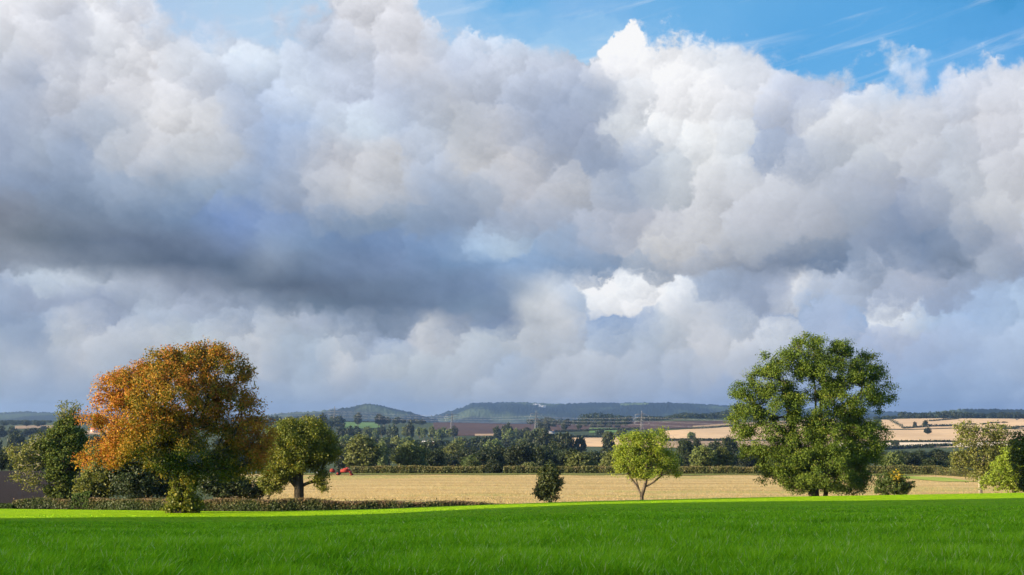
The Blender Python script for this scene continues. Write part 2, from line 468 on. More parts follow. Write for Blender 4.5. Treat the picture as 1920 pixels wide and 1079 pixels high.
class Shape:
    """collects boxes, bars and tubes into one mesh"""

    def __init__(self):
        self.v, self.f, self.s = [], [], []

    def poly(self, vs, fs):
        k = len(self.v)
        self.v += [tuple(q) for q in vs]
        for f in fs:
            self.f += [k + i for i in f]
            self.s.append(len(f))

    def box(self, c, size, rz=0.0, taper=1.0):
        hx, hy, hz = (q / 2 for q in size)
        ca, sa = math.cos(rz), math.sin(rz)
        vs = []
        for z, t in ((-hz, 1), (hz, taper)):
            for x, y in ((-hx, -hy), (hx, -hy), (hx, hy), (-hx, hy)):
                x, y = x * t, y * t
                vs.append((c[0] + x * ca - y * sa, c[1] + x * sa + y * ca, c[2] + z))
        self.poly(vs, [(3, 2, 1, 0), (4, 5, 6, 7), (0, 1, 5, 4), (1, 2, 6, 5), (2, 3, 7, 6), (3, 0, 4, 7)])

    def bar(self, a, b, ra, rb=None, n=4):
        rb = ra if rb is None else rb
        a, b = Vector(a), Vector(b)
        d = (b - a).normalized()
        u = d.orthogonal().normalized()
        w = d.cross(u)
        vs = []
        for p, r in ((a, ra), (b, rb)):
            for i in range(n):
                t = 2 * math.pi * (i + 0.5) / n
                vs.append(p + (u * math.cos(t) + w * math.sin(t)) * r)
        fs = [(i, (i + 1) % n, n + (i + 1) % n, n + i) for i in range(n)]
        fs += [tuple(range(n - 1, -1, -1)), tuple(range(n, 2 * n))]
        self.poly(vs, fs)

    def disc(self, c, axis, r, w, n=18):
        ax = Vector(axis).normalized()
        self.bar(Vector(c) - ax * w / 2, Vector(c) + ax * w / 2, r, r, n)

    def build(self, name, mat, parent=None, smooth=False):
        return mesh_np(name, self.v, self.f, self.s, mat, parent, smooth=smooth)


def tag(o, label=None, cat=None, group=None, kind=None):
    for k, v in (('label', label), ('category', cat), ('group', group), ('kind', kind)):
        if v:
            o[k] = v
    return o


def empty(name, loc, label, cat, group=None, rz=0.0):
    o = bpy.data.objects.new(name, None)
    C.objects.link(o)
    o.location = loc
    o.rotation_euler.z = rz
    o.empty_display_size = 0.3
    return tag(o, label, cat, group)


# ------------------------------------------------------------------ the lie of the land
EDGE_PX = [-400, 0, 250, 500, 700, 900, 1100, 1450, 1920, 2300]
EDGE_Y = [951, 955, 958, 959.5, 955, 947, 940, 932, 924, 918]
EDGE_D = [138, 135, 129, 125, 125, 126, 130, 140, 150, 156]
DROP = [0.0, 0.0, 0.0, 0.1, 0.35, 0.7, 1.2, 1.5, 1.6, 1.6]
# beyond the hedge: height of the ground by distance, at a left, a middle and a right bearing
FAR_D = np.array([290, 330, 420, 600, 900, 1200, 1500, 1900, 2300, 2700, 3300, 4200, 6000, 14000.0])


def ys_to_z(ys):
    return np.array([(785 - y) / F * d for y, d in zip(ys, FAR_D)])


Z_LEFT = ys_to_z([882, 881, 878, 872, 855, 838, 825, 808, 797, 792, 808, 812, 806, 796])
Z_MID = ys_to_z([887.5, 888, 889, 882, 862, 846, 832, 812, 800, 793, 806, 812, 806, 796])
Z_RIGHT = ys_to_z([888, 888, 886, 874, 858, 842, 825, 803, 786.5, 784, 800, 808, 804, 796])


def edge_of(u):
    px = 960 + np.clip(u, -0.6, 0.6) * F
    v = np.interp(px, EDGE_PX, [-ray(960, y)[1] for y in EDGE_Y])
    return px, v, np.interp(px, EDGE_PX, EDGE_D), np.interp(px, EDGE_PX, DROP)


def ground(u, d):
    """height of the ground (the eye is at 0) by bearing u = x / y and distance ahead d"""
    u, d = np.broadcast_arrays(np.asarray(u, float), np.asarray(d, float))
    px, ve, de, dr = edge_of(u)
    b = (ve * de - 1.65) / (de - 15)
    zf = -(1.65 + b * (np.maximum(d, -40) - 15))
    q = np.clip((d - 15) / (de - 15), 0, 1)
    zf = zf - np.interp(px, [100, 900, 1300, 1900], [0.42, 0.25, 0.28, 0.34]) * 4 * q * (1 - q)
    zf = zf + 0.05 * np.sin(d * 0.23 + u * 9) * np.clip((d - 20) / 30, 0, 1) * np.clip((de - d) / 15, 0, 1)
    z_edge = -(ve * (de + 9)) - dr
    t = np.clip((d - de) / 10, 0, 1)
    zl, zm, zr = (np.interp(d, FAR_D, z) for z in (Z_LEFT, Z_MID, Z_RIGHT))
    wl = np.clip((420 - px) / 260, 0, 1)
    wr = np.clip((px - 1150) / 150, 0, 1)
    wl, wr = wl * wl * (3 - 2 * wl), wr * wr * (3 - 2 * wr)
    zfar = zm + (zl - zm) * wl + (zr - zm) * wr
    z290 = Z_MID[0] + (Z_LEFT[0] - Z_MID[0]) * wl + (Z_RIGHT[0] - Z_MID[0]) * wr
    s = np.clip((d - de - 10) / (290 - de - 10), 0, 1)
    zs = z_edge + (z290 - z_edge) * s
    zs = zs - 0.35 * np.sin(np.pi * s) * (1 + 0 * u)
    z = np.where(d <= de, zf, np.where(d < 290, zs, zfar))
    tr = (d > de) & (d <= de + 10)
    z = np.where(tr, -(ve * (de + 9 * t)) - dr * t * t * (3 - 2 * t), z)
    far = np.clip((d - 500) / 600, 0, 1)
    return z + far * (1.6 * np.sin(u * 23 + d * 0.004) * np.sin(d * 0.0051 + 2 * u) + 0.8 * np.sin(u * 61 + d * 0.011))


def on_ground(px, d, dz=0.0):
    u = ray(px, 900)[0]
    return Vector((u * d, d, float(ground(u, d)) + dz))


def hit(px, py, lo=12, hi=2900):
    """where the sight line through a point of the view meets the ground"""
    u, v = ray(px, py)
    ds = np.geomspace(lo, hi, 1600)
    below = ground(u, ds) > v * ds
    i = int(np.argmax(below))
    if not below.any():
        i = int(np.argmin(v * ds - ground(u, ds)))
    return ds[i]


def draped(name, u0, u1, d_of, rows, cols, lift, mat, label_kind='structure'):
    """a sheet that lies on the ground between two bearings; d_of(u) gives the near and the far distance"""
    us = np.linspace(u0, u1, cols)
    P = np.zeros((rows, cols, 3))
    for j, u in enumerate(us):
        n, f = d_of(u)
        ds = np.linspace(n, f, rows)
        P[:, j, 0], P[:, j, 1] = u * ds, ds
        P[:, j, 2] = ground(u, ds) + lift
    o = grid_mesh(name, P, mat)
    return tag(o, kind=label_kind)


def field(name, near, far, mat, lift=None, rows=14):
    """field patch whose near and far edges run through points of the view (px, py)"""
    npx, npy = zip(*near)
    fpx, fpy = zip(*far)
    x0, x1 = max(npx[0], fpx[0]), min(npx[-1], fpx[-1])
    cols = max(12, int((x1 - x0) / 9))

    def d_of(u):
        px = 960 + u * F
        n = hit(px, np.interp(px, npx, npy), lo=250)
        f = hit(px, np.interp(px, fpx, fpy), lo=250)
        return n, max(f, n + 2)
    md = hit((x0 + x1) / 2, np.interp((x0 + x1) / 2, npx, npy), lo=250)
    return draped(name, ray(x0, 900)[0], ray(x1, 900)[0], d_of, rows, cols, lift or 0.1 + md * 2.5e-4, mat)


def build_land():
    valley = soil('valley_ground', (0.035, 0.055, 0.02), (0.06, 0.075, 0.03), 0.05, bmp=0.4)
    us = np.concatenate([np.linspace(-3, -0.5, 24)[:-1], np.linspace(-0.5, 0.5, 260), np.linspace(0.5, 3, 24)[1:]])
    ds = np.concatenate([np.linspace(6, 120, 20)[:-1], np.linspace(120, 175, 60)[:-1], np.linspace(175, 420, 24)[:-1], np.geomspace(420, 13000, 150)])
    U, D = np.meshgrid(us, ds)
    Z = ground(U, D) - 0.06
    P = np.stack([U * D, D, Z], -1)
    tag(grid_mesh('ground', P, valley), kind='structure')
    # the green field
    m, N, out = material('young_crop')
    p = position(N)
    c = N.mix(N.step(N.noise(p, 9.0, 6, 0.7), 0.3, 0.7), (0.22, 0.40, 0.003), (0.33, 0.52, 0.004))
    c = N.mix(N.step(N.noise(stretch(N, p, (0.12, 0.5, 1)), 0.6, 5, 0.6), 0.45, 0.72, 0, 0.5), c, (0.155, 0.32, 0.003))
    c = N.mix(N.step(N.noise(stretch(N, p, (1.0, 0.45, 1)), 1.3, 6, 0.7), 0.36, 0.62, 0.55, 0.0), c, (0.12, 0.26, 0.003))
    c = N.mix(N.step(N.noise(stretch(N, p, (0.6, 0.3, 1)), 2.1, 5, 0.7), 0.55, 0.7, 0.0, 0.45), c, (0.42, 0.58, 0.012))
    g = principled(N, c, 0.9, 0.03, bump(N, N.noise(p, 14, 5, 0.75), 1.0, 0.12))
    N.l.new(g, out.inputs[0])

    def crop(u):
        e = edge_of(u)
        return 8.0, float(e[2] + 7.5 * np.clip(1 - e[3] / 0.5, 0, 1))
    draped('green_field', -2.6, 2.6, crop, 90, 420, 0.0, m)

    # the same field behind and beside the photographer
    xs, yb = np.linspace(-400, 400, 30), np.linspace(-420, 14, 24)
    Xb, Yb = np.meshgrid(xs, yb)
    Zb = np.where(Yb > 6, ground(np.clip(Xb / np.maximum(Yb, 6), -3, 3), Yb), -1.2 - 0.004 * Yb) - 0.12
    tag(grid_mesh('green_field', np.stack([Xb, Yb, Zb], -1), m), kind='structure')

    # stubble between the near hedge and the far one
    st = soil('stubble', (0.45, 0.32, 0.13), (0.58, 0.43, 0.20), 1.2, (2.2, 0.03, 0.9), (0.35, 0.235, 0.09),
              ((0.24, 0.27, 0.06), 0.05, 0.50, 0.70, 0.75), 0.06)

    def stub(u):
        return float(edge_of(u)[2]) + 9, 287.0
    draped('stubble_field', ray(405, 900)[0], 0.6, stub, 70, 200, 0.03, st)
    pl = soil('plough', (0.012, 0.007, 0.0055), (0.024, 0.014, 0.011), 0.8, (0.9, 0.5, 0.6), (0.014, 0.008, 0.007), None, 0.2)

    def plough(u):
        return float(edge_of(u)[2]) + 9, 288.0
    draped('ploughed_field', -0.6, ray(150, 900)[0], plough, 40, 60, 0.03, pl)
    # grass verges below the far hedge
    vg = soil('verge', (0.12, 0.15, 0.03), (0.22, 0.2, 0.06), 0.5, bmp=0.3)
    draped('grass_verge', ray(560, 900)[0], ray(1900, 900)[0], lambda u: (281.0 + 2 * math.sin(u * 90), 291.0), 6, 120, 0.12, vg)
    field('grass_verge', [(1690, 898), (1770, 905), (1860, 918)], [(1690, 893.5), (1770, 897), (1860, 911)], soil('verge_bright', (0.2, 0.3, 0.03), (0.36, 0.36, 0.08), 0.5), 0.10)

    straw = soil('far_stubble', (0.56, 0.38, 0.21), (0.66, 0.47, 0.28), 0.06, (16, 0.9, 0.4), (0.47, 0.30, 0.15), None, 0.1)
    pale = soil('pale_stubble', (0.62, 0.50, 0.36), (0.70, 0.58, 0.44), 0.04, None, None, None, 0.1)
    brown = soil('far_plough', (0.06, 0.034, 0.028), (0.09, 0.052, 0.042), 0.03, (20, 0.2, 0.4), (0.05, 0.03, 0.026), None, 0.1)
    tan = soil('tan_field', (0.30, 0.20, 0.12), (0.38, 0.27, 0.16), 0.04, None, None, None, 0.1)
    green = soil('pasture', (0.085, 0.16, 0.04), (0.12, 0.2, 0.055), 0.04, None, None, None, 0.1)
    olive = soil('dull_pasture', (0.07, 0.11, 0.04), (0.1, 0.14, 0.05), 0.04, None, None, None, 0.1)
    F_ = field
    # right: the sunlit hillside
    F_('stubble_field', [(1655, 805), (1700, 806), (1790, 803), (1935, 805)], [(1655, 788), (1700, 785.5), (1935, 786)], straw)
    F_('stubble_field', [(1560, 829), (1700, 829), (1940, 827)], [(1560, 806), (1700, 807.5), (1790, 804.5), (1940, 806.5)], straw)
    F_('pale_field', [(1560, 841), (1790, 840), (1940, 838)], [(1560, 831), (1790, 830.5), (1940, 829)], pale)
    F_('stubble_field', [(1228, 827), (1380, 826), (1570, 824)], [(1228, 810), (1310, 804.5), (1390, 799), (1570, 790)], straw)
    F_('stubble_field', [(1240, 841), (1570, 840)], [(1240, 828.5), (1570, 827)], tan)
    F_('stubble_field', [(1300, 802.5), (1400, 796.5), (1570, 788)], [(1300, 799.5), (1400, 793), (1570, 785.5)], tan)
    # middle
    F_('stubble_field', [(1052, 838), (1240, 840)], [(1052, 822), (1240, 821)], straw)
    F_('green_field', [(640, 806), (712, 803)], [(640, 791), (712, 791)], green)
    F_('ploughed_field', [(812, 818), (1000, 818)], [(812, 793), (1000, 791)], brown)
    F_('tan_field', [(890, 818.5), (990, 817.5)], [(890, 814.5), (990, 814)], tan)
    F_('ploughed_field', [(1000, 812), (1130, 808), (1390, 801)], [(1000, 795), (1130, 792), (1390, 790)], brown)
    F_('green_field', [(1105, 813), (1158, 812)], [(1105, 803), (1158, 803)], green)
    F_('tan_field', [(1015, 792.5), (1066, 791)], [(1015, 786.5), (1066, 786)], tan)
    F_('green_field', [(905, 841), (1005, 839)], [(905, 827), (1005, 826)], olive)
    # left
    F_('tan_field', [(25, 805), (104, 804)], [(25, 799.5), (104, 798)], tan)
    F_('tan_field', [(150, 816), (200, 815)], [(150, 809), (200, 808)], tan)
    F_('green_field', [(168, 802), (196, 802)], [(168, 797), (196, 797)], green)
    build_hills()


def build_hills():
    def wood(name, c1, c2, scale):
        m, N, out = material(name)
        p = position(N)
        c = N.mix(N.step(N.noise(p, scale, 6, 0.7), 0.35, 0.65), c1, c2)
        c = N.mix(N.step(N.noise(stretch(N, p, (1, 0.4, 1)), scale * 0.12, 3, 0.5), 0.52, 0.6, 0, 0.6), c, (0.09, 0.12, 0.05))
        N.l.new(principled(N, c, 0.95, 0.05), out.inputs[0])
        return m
    scar = soil('pale_rock', (0.30, 0.30, 0.29), (0.45, 0.45, 0.43), 0.03)
    meadow = soil('hill_meadow', (0.09, 0.13, 0.045), (0.12, 0.16, 0.06), 0.01)
    hw = wood('hill_wood', (0.007, 0.013, 0.008), (0.016, 0.024, 0.012), 0.02)  # wood tone darkened to stand in for cloud shade over the hills

    def hill(d, crest, front, rough, seed, back=900, foot_y=812, patches=()):
        r = np.random.default_rng(seed)
        px = np.arange(crest[0][0], crest[-1][0], 0.9)
        top = np.interp(px, [c[0] for c in crest], [c[1] for c in crest])
        k = np.exp(-np.linspace(-2, 2, 21) ** 2)
        top = np.convolve(np.pad(top, 10, 'edge'), k / k.sum(), 'valid')
        rows = 46
        P = np.zeros((rows, len(px), 3))
        us = (px - 960) / F / math.cos(PITCH)
        zt = np.array([ray(960, y)[1] for y in top])
        zb = ray(960, foot_y)[1]
        waves = [(r.uniform(20, 160), r.uniform(0, 6), r.uniform(-3, 3)) for _ in range(7)]
        for i in range(rows):
            s = i / (rows - 1) * 1.25
            dd = d - front + front * min(s, 1) + max(0, s - 1) / 0.25 * back
            prof = math.sin(min(s, 1) * math.pi / 2) ** 0.9 if s <= 1 else 1 - (s - 1) * 2.4
            z = zb * (d - front) + (zt * d - zb * (d - front)) * prof
            for a, ph, q in waves:
                z = z + d * 0.0003 * np.sin(us * a * 0.6 + ph + q * s) * math.sin(min(s, 1) * math.pi) * 1.6
            z = z + (2.2 if s > 0.9 else 0.7) * rough * (np.convolve(r.random(len(px) + 4), [.12, .24, .28, .24, .12], 'valid') - 0.35) * min(1, s * 2)
            P[i, :, 0], P[i, :, 1], P[i, :, 2] = us * dd, dd, z
        for x0, x1, s0, s1, mat, nm in patches:
            j = (px >= x0) & (px <= x1)
            i0, i1 = int(s0 / 1.25 * (rows - 1)), int(s1 / 1.25 * (rows - 1)) + 1
            Q = P[i0:i1 + 1][:, j].copy()
            Q[:, :, 1] -= 20
            Q[:, :, 2] += 2.0
            Q[-1, :, 2] += r.normal(size=j.sum()) * 2
            tag(grid_mesh(nm, Q, mat), kind='structure')
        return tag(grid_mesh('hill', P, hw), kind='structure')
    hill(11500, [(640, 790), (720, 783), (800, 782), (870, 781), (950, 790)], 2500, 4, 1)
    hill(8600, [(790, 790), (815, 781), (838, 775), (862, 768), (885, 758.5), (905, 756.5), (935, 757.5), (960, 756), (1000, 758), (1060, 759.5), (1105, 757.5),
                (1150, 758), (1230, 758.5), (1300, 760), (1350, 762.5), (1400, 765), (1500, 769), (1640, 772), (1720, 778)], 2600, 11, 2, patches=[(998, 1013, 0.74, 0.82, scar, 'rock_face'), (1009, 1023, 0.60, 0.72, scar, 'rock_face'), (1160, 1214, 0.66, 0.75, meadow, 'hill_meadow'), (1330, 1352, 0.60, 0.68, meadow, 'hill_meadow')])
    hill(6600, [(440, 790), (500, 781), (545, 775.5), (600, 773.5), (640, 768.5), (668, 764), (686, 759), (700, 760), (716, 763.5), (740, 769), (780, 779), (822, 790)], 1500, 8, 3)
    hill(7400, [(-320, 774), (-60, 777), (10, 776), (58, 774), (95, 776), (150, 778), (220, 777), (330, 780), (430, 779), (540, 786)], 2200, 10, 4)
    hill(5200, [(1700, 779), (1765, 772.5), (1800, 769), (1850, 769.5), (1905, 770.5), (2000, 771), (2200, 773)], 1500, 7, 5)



# ------------------------------------------------------------------ trees
def unit(a):
    return a / np.maximum(np.linalg.norm(a, axis=-1, keepdims=True), 1e-9)


def vnoise(x, y, scale, seed):
    """smooth random field in 0..1"""
    g = np.random.default_rng(seed).random((64, 64))
    x, y = np.asarray(x) / scale + 1000, np.asarray(y) / scale + 1000
    i, j = np.floor(x).astype(int), np.floor(y).astype(int)
    fx, fy = x - i, y - j
    fx, fy = fx * fx * (3 - 2 * fx), fy * fy * (3 - 2 * fy)
    q = lambda a, b: g[a % 64, b % 64]
    return (q(i, j) * (1 - fx) + q(i + 1, j) * fx) * (1 - fy) + (q(i, j + 1) * (1 - fx) + q(i + 1, j + 1) * fx) * fy


def crown_points(blobs, n, r, shell=0.55):
    """tips of boughs: spread through a union of ellipsoids (cx, cy, cz, rx, ry, rz[, weight]), thicker towards the outside"""
    B = np.array([b[:6] for b in blobs], float)
    wt = np.array([(b[6] if len(b) > 6 else 1.0) * (b[3] * b[4] * b[5]) ** (2 / 3) for b in blobs])
    k = r.choice(len(B), n * 3, p=wt / wt.sum())
    dr = unit(r.normal(size=(n * 3, 3)))
    rad = r.random(n * 3) ** (1 / 3)
    rad = shell * np.maximum(rad, r.random(n * 3) ** 0.2) + (1 - shell) * rad
    a1, a2 = unit(r.normal(size=(2, 3)))          # uneven outline: lobes and stray shoots
    lob = 1 + 0.13 * np.sin(5.2 * dr @ a1 + k * 1.7) + 0.10 * np.sin(8.7 * dr @ a2 + k * 2.9) + 0.16 * (r.random(len(k)) > 0.94)
    p = B[k, :3] + dr * (rad * lob)[:, None] * B[k, 3:6]
    deep = np.zeros(len(p))
    for b in B:                                   # few boughs deep inside another part of the crown
        q = ((p - b[:3]) / b[3:6])
        deep = np.maximum(deep, 1 - (q * q).sum(1) ** 0.5)
    keep = r.random(len(p)) > np.clip((deep - 0.3) * 2.2, 0, 0.85)
    return p[keep][:n]


def skeleton(trunks, tips, r, bf=0.35, seg=0.7, sag=0.05):
    """joins every tip to the tree by the cheapest way; returns nodes, parents"""
    pos, par, path = [], [], []
    for poly in trunks:
        prev = -1 if not pos else 0
        start = 0 if prev == -1 else 1
        for i in range(len(poly)):
            if i == 0 and prev == 0 and np.linalg.norm(np.array(poly[0]) - pos[0]) < 0.05:
                continue
            p = np.array(poly[i], float)
            if prev >= 0:
                L = np.linalg.norm(p - pos[prev])
                k = max(1, int(L / seg))
                a = pos[prev].copy()
                for j in range(1, k + 1):
                    q = a + (p - a) * j / k + (r.normal(size=3) * 0.05 * seg if j < k else 0)
                    pos.append(q)
                    par.append(prev)
                    path.append(path[prev] + np.linalg.norm(q - pos[prev]))
                    prev = len(pos) - 1
            else:
                pos.append(p)
                par.append(-1)
                path.append(0.0)
                prev = len(pos) - 1
    root = np.array(pos[-1])
    order = np.argsort(np.linalg.norm(tips - root, axis=1))
    cap = len(pos) + len(tips) * 30
    A = np.zeros((cap, 3))
    A[:len(pos)] = pos
    H = np.zeros(cap)
    H[:len(pos)] = path
    base_z = np.array(pos)[0, 2]
    nofork = A[:len(pos), 2] < base_z + 0.35 * (root[2] - base_z)
    H[:len(pos)][nofork] += 50
    n = len(pos)
    tipnodes = []
    for t in tips[order]:
        dv = A[:n] - t
        cost = np.sqrt((dv * dv).sum(1)) + bf * H[:n]
        i = int(np.argmin(cost))
        a = A[i].copy()
        L = np.linalg.norm(t - a)
        k = max(1, min(28, int(L / seg)))
        side = r.normal(size=3) * sag * L
        prev = i
        for j in range(1, k + 1):
            s = j / k
            q = a + (t - a) * s + side * math.sin(math.pi * s) + (r.normal(size=3) * 0.07 * seg if j < k else 0)
            A[n] = q
            H[n] = H[prev] % 50 + np.linalg.norm(q - A[prev])
            par.append(prev)
            prev = n
            n += 1
        tipnodes.append(n - 1)
    return A[:n], np.array(par), np.array(tipnodes)


def limb_mesh(A, par, tip_r, trunk_r, expo=2.3):
    n = len(A)
    acc = np.zeros(n)
    rad = np.zeros(n)
    kids = np.zeros(n, int)
    for i in range(n - 1, -1, -1):
        rad[i] = acc[i] ** (1 / expo) if kids[i] else tip_r
        if par[i] >= 0:
            acc[par[i]] += rad[i] ** expo
            kids[par[i]] += 1
    rad *= 1.0
    big = rad.max()
    rad = np.where(rad > tip_r * 1.5, rad * (1 + (trunk_r / big - 1) * np.clip(rad / big, 0, 1) ** 0.5), rad)
    zb = A[0, 2]
    rad = rad * (1 + 0.5 * np.exp(-np.maximum(A[:, 2] - zb, 0) / 0.45) * (rad > 0.3 * trunk_r))
    V, Fc, S, base = [], [], [], 0
    e = np.where(par >= 0)[0]
    a, b = A[par[e]], A[e]
    ra = np.minimum(rad[par[e]], rad[e] * 1.25 + 0.004)
    rb = rad[e]
    d = unit(b - a)
    a = a - d * (ra * 0.3)[:, None]
    up = np.where(np.abs(d[:, 2:3]) < 0.9, np.array([[0, 0, 1.0]]), np.array([[1.0, 0, 0]]))
    u = unit(np.cross(d, up))
    w = np.cross(d, u)
    for thick in (True, False):
        sel = (rb > 0.07) == thick
        if not sel.any():
            continue
        ns = 8 if thick else 3
        th = np.arange(ns) * 2 * np.pi / ns
        ring = u[sel][:, None, :] * np.cos(th)[None, :, None] + w[sel][:, None, :] * np.sin(th)[None, :, None]
        va = a[sel][:, None, :] + ring * ra[sel][:, None, None]
        vb = b[sel][:, None, :] + ring * rb[sel][:, None, None]
        vs = np.concatenate([va, vb], 1).reshape(-1, 3)
        m = sel.sum()
        i = np.arange(ns)
        quad = np.stack([i, (i + 1) % ns, ns + (i + 1) % ns, ns + i], 1)
        f = (np.arange(m)[:, None, None] * 2 * ns + quad[None]) + base
        V.append(vs)
        Fc.append(f.reshape(-1))
        S.append(np.full(m * ns, 4))
        base += len(vs)
    return np.concatenate(V), np.concatenate(Fc), np.concatenate(S)


def leaf_mesh(centres, nrm, size, r, aspect=0.62, droop=0.25):
    """one bent leaf (or spray of leaves) at each centre"""
    n = len(centres)
    size = np.broadcast_to(size, n)
    ax = unit(np.cross(nrm, r.normal(size=(n, 3))))
    ax[:, 2] -= droop * r.random(n)
    ax = unit(ax)
    sd = unit(np.cross(nrm, ax))
    up = np.cross(ax, sd)
    L = size[:, None]
    W = L * aspect * 0.5
    v0 = centres - ax * L * 0.5
    v2 = centres + ax * L * 0.5
    v1 = centres - sd * W + up * L * 0.14
    v3 = centres + sd * W + up * L * 0.14
    V = np.stack([v0, v1, v2, v3], 1).reshape(-1, 3)
    f = np.arange(4 * n)
    return V, f, np.full(n, 4)


def leaves_for(tips, per, spread, size, r, centre, tint_of, out=0.7, flat=0.75, aspect=0.62, vary=0.4):
    """leaves of all boughs: centres round each tip, facing mostly outwards and up"""
    n = len(tips)
    cnt = np.maximum(1, (per * r.uniform(1 - vary, 1 + vary, n)).astype(int))
    idx = np.repeat(np.arange(n), cnt)
    m = len(idx)
    sp = spread * r.uniform(0.6, 1.35, n)
    off = r.normal(size=(m, 3)) * 0.55
    ln = np.linalg.norm(off, axis=1, keepdims=True)
    off = off / np.maximum(ln, 1e-6) * np.minimum(ln, 1.25)
    off[:, 2] *= flat
    P = tips[idx] + off * sp[idx][:, None]
    outv = unit(unit(P - centre) * 0.6 + unit(off + 1e-6) * 0.9)
    nrm = unit(outv * out + r.normal(size=(m, 3)) * 0.75 + np.array([0, 0, 0.35]))
    sz = size * r.uniform(0.65, 1.35, m)
    V, f, s = leaf_mesh(P, nrm, sz, r, aspect)
    t = tint_of(P, idx, r)
    return V, f, s, np.repeat(np.clip(t, 0, 1), 4)


def make_tree(name, base, label, cat, trunks, blobs, n_tips, per, spread, size, leafmat, barkmat, seed,
              tint_of=None, trunk_r=0.4, tip_r=0.018, shell=0.55, bf=0.35, seg=0.7, bare=0.0, group=None, extra_parts=(), aspect=0.62,
              flat=0.75, part='crown', sag=0.05, clump=None):
    """a tree: Empty > trunk (with all its limbs), crown (every leaf)"""
    r = np.random.default_rng(seed)
    root = empty(name, base, label, cat, group)
    tips = crown_points(blobs, n_tips, r, shell)
    if clump:                                     # boughs gather into separate masses with gaps between them
        cc = crown_points(blobs, clump[0] * 3, r, 0.8)
        keep = []
        for i in range(len(cc)):
            if all(np.linalg.norm(cc[i] - cc[j]) > clump[1] * 1.25 for j in keep):
                keep.append(i)
            if len(keep) >= clump[0]:
                break
        cc = cc[keep]
        D = np.linalg.norm(tips[:, None, :] - cc[None], axis=2)
        j = D.argmin(1)
        pull = np.clip((D.min(1) / clump[1] - 0.6) * 0.7, 0, 0.42)[:, None]
        tips = tips + (cc[j] - tips) * pull
    A, par, tn = skeleton(trunks, tips, r, bf, seg, sag)
    V, f, s = limb_mesh(A, par, tip_r, trunk_r)
    mesh_np('trunk', V, f, s, barkmat, root, smooth=True)
    centre = np.average([b[:3] for b in blobs], axis=0)
    if tint_of is None:
        def tint_of(P, idx, r):
            cl = r.random(idx.max() + 1)
            return 0.55 * cl[idx] + 0.45 * r.random(len(idx))
    tt = A[tn]
    # a second set of leaves a little further in along each bough
    inner = A[par[tn]]
    src = np.concatenate([tt, inner[r.random(len(inner)) < 0.6]])
    if bare:
        src = src[r.random(len(src)) > bare]
    V, f, s, t = leaves_for(src, per, spread, size, r, centre, tint_of, aspect=aspect, flat=flat)
    mesh_np(part, V, f, s, leafmat, root, tint=t)
    return root


def copy_tree(o, loc, rz, sc, label=None, cat=None, group=None):
    c = o.copy()
    C.objects.link(c)
    c.location, c.rotation_euler, c.scale = loc, (0, 0, rz), sc
    if label:
        c['label'] = label
    if cat:
        c['category'] = cat
    if group:
        c['group'] = group
    elif 'group' in c:
        del c['group']
    for ch in list(o.children):
        k = ch.copy()
        C.objects.link(k)
        k.parent = c
    return c


def px_blobs(bx, by, d, rows, depth=0.85):
    """crown parts given as they look in the view (x, y, half width, half height[, weight, forward]), turned into metres round the base"""
    k = d / F
    out = []
    for q in rows:
        x, y, rx, ry = q[:4]
        w = q[4] if len(q) > 4 else 1.0
        fw = q[5] if len(q) > 5 else 0.0
        rr = min(rx, 1.5 * ry + 10) * depth
        out.append(((x - bx) * k, fw, (by - y) * k, rx * k, rr * k, ry * k, w))
    return out


def px_line(bx, by, d, pts):
    k = d / F
    return [((x - bx) * k, (q[0] if q else 0.0), (by - y) * k) for x, y, *q in pts]

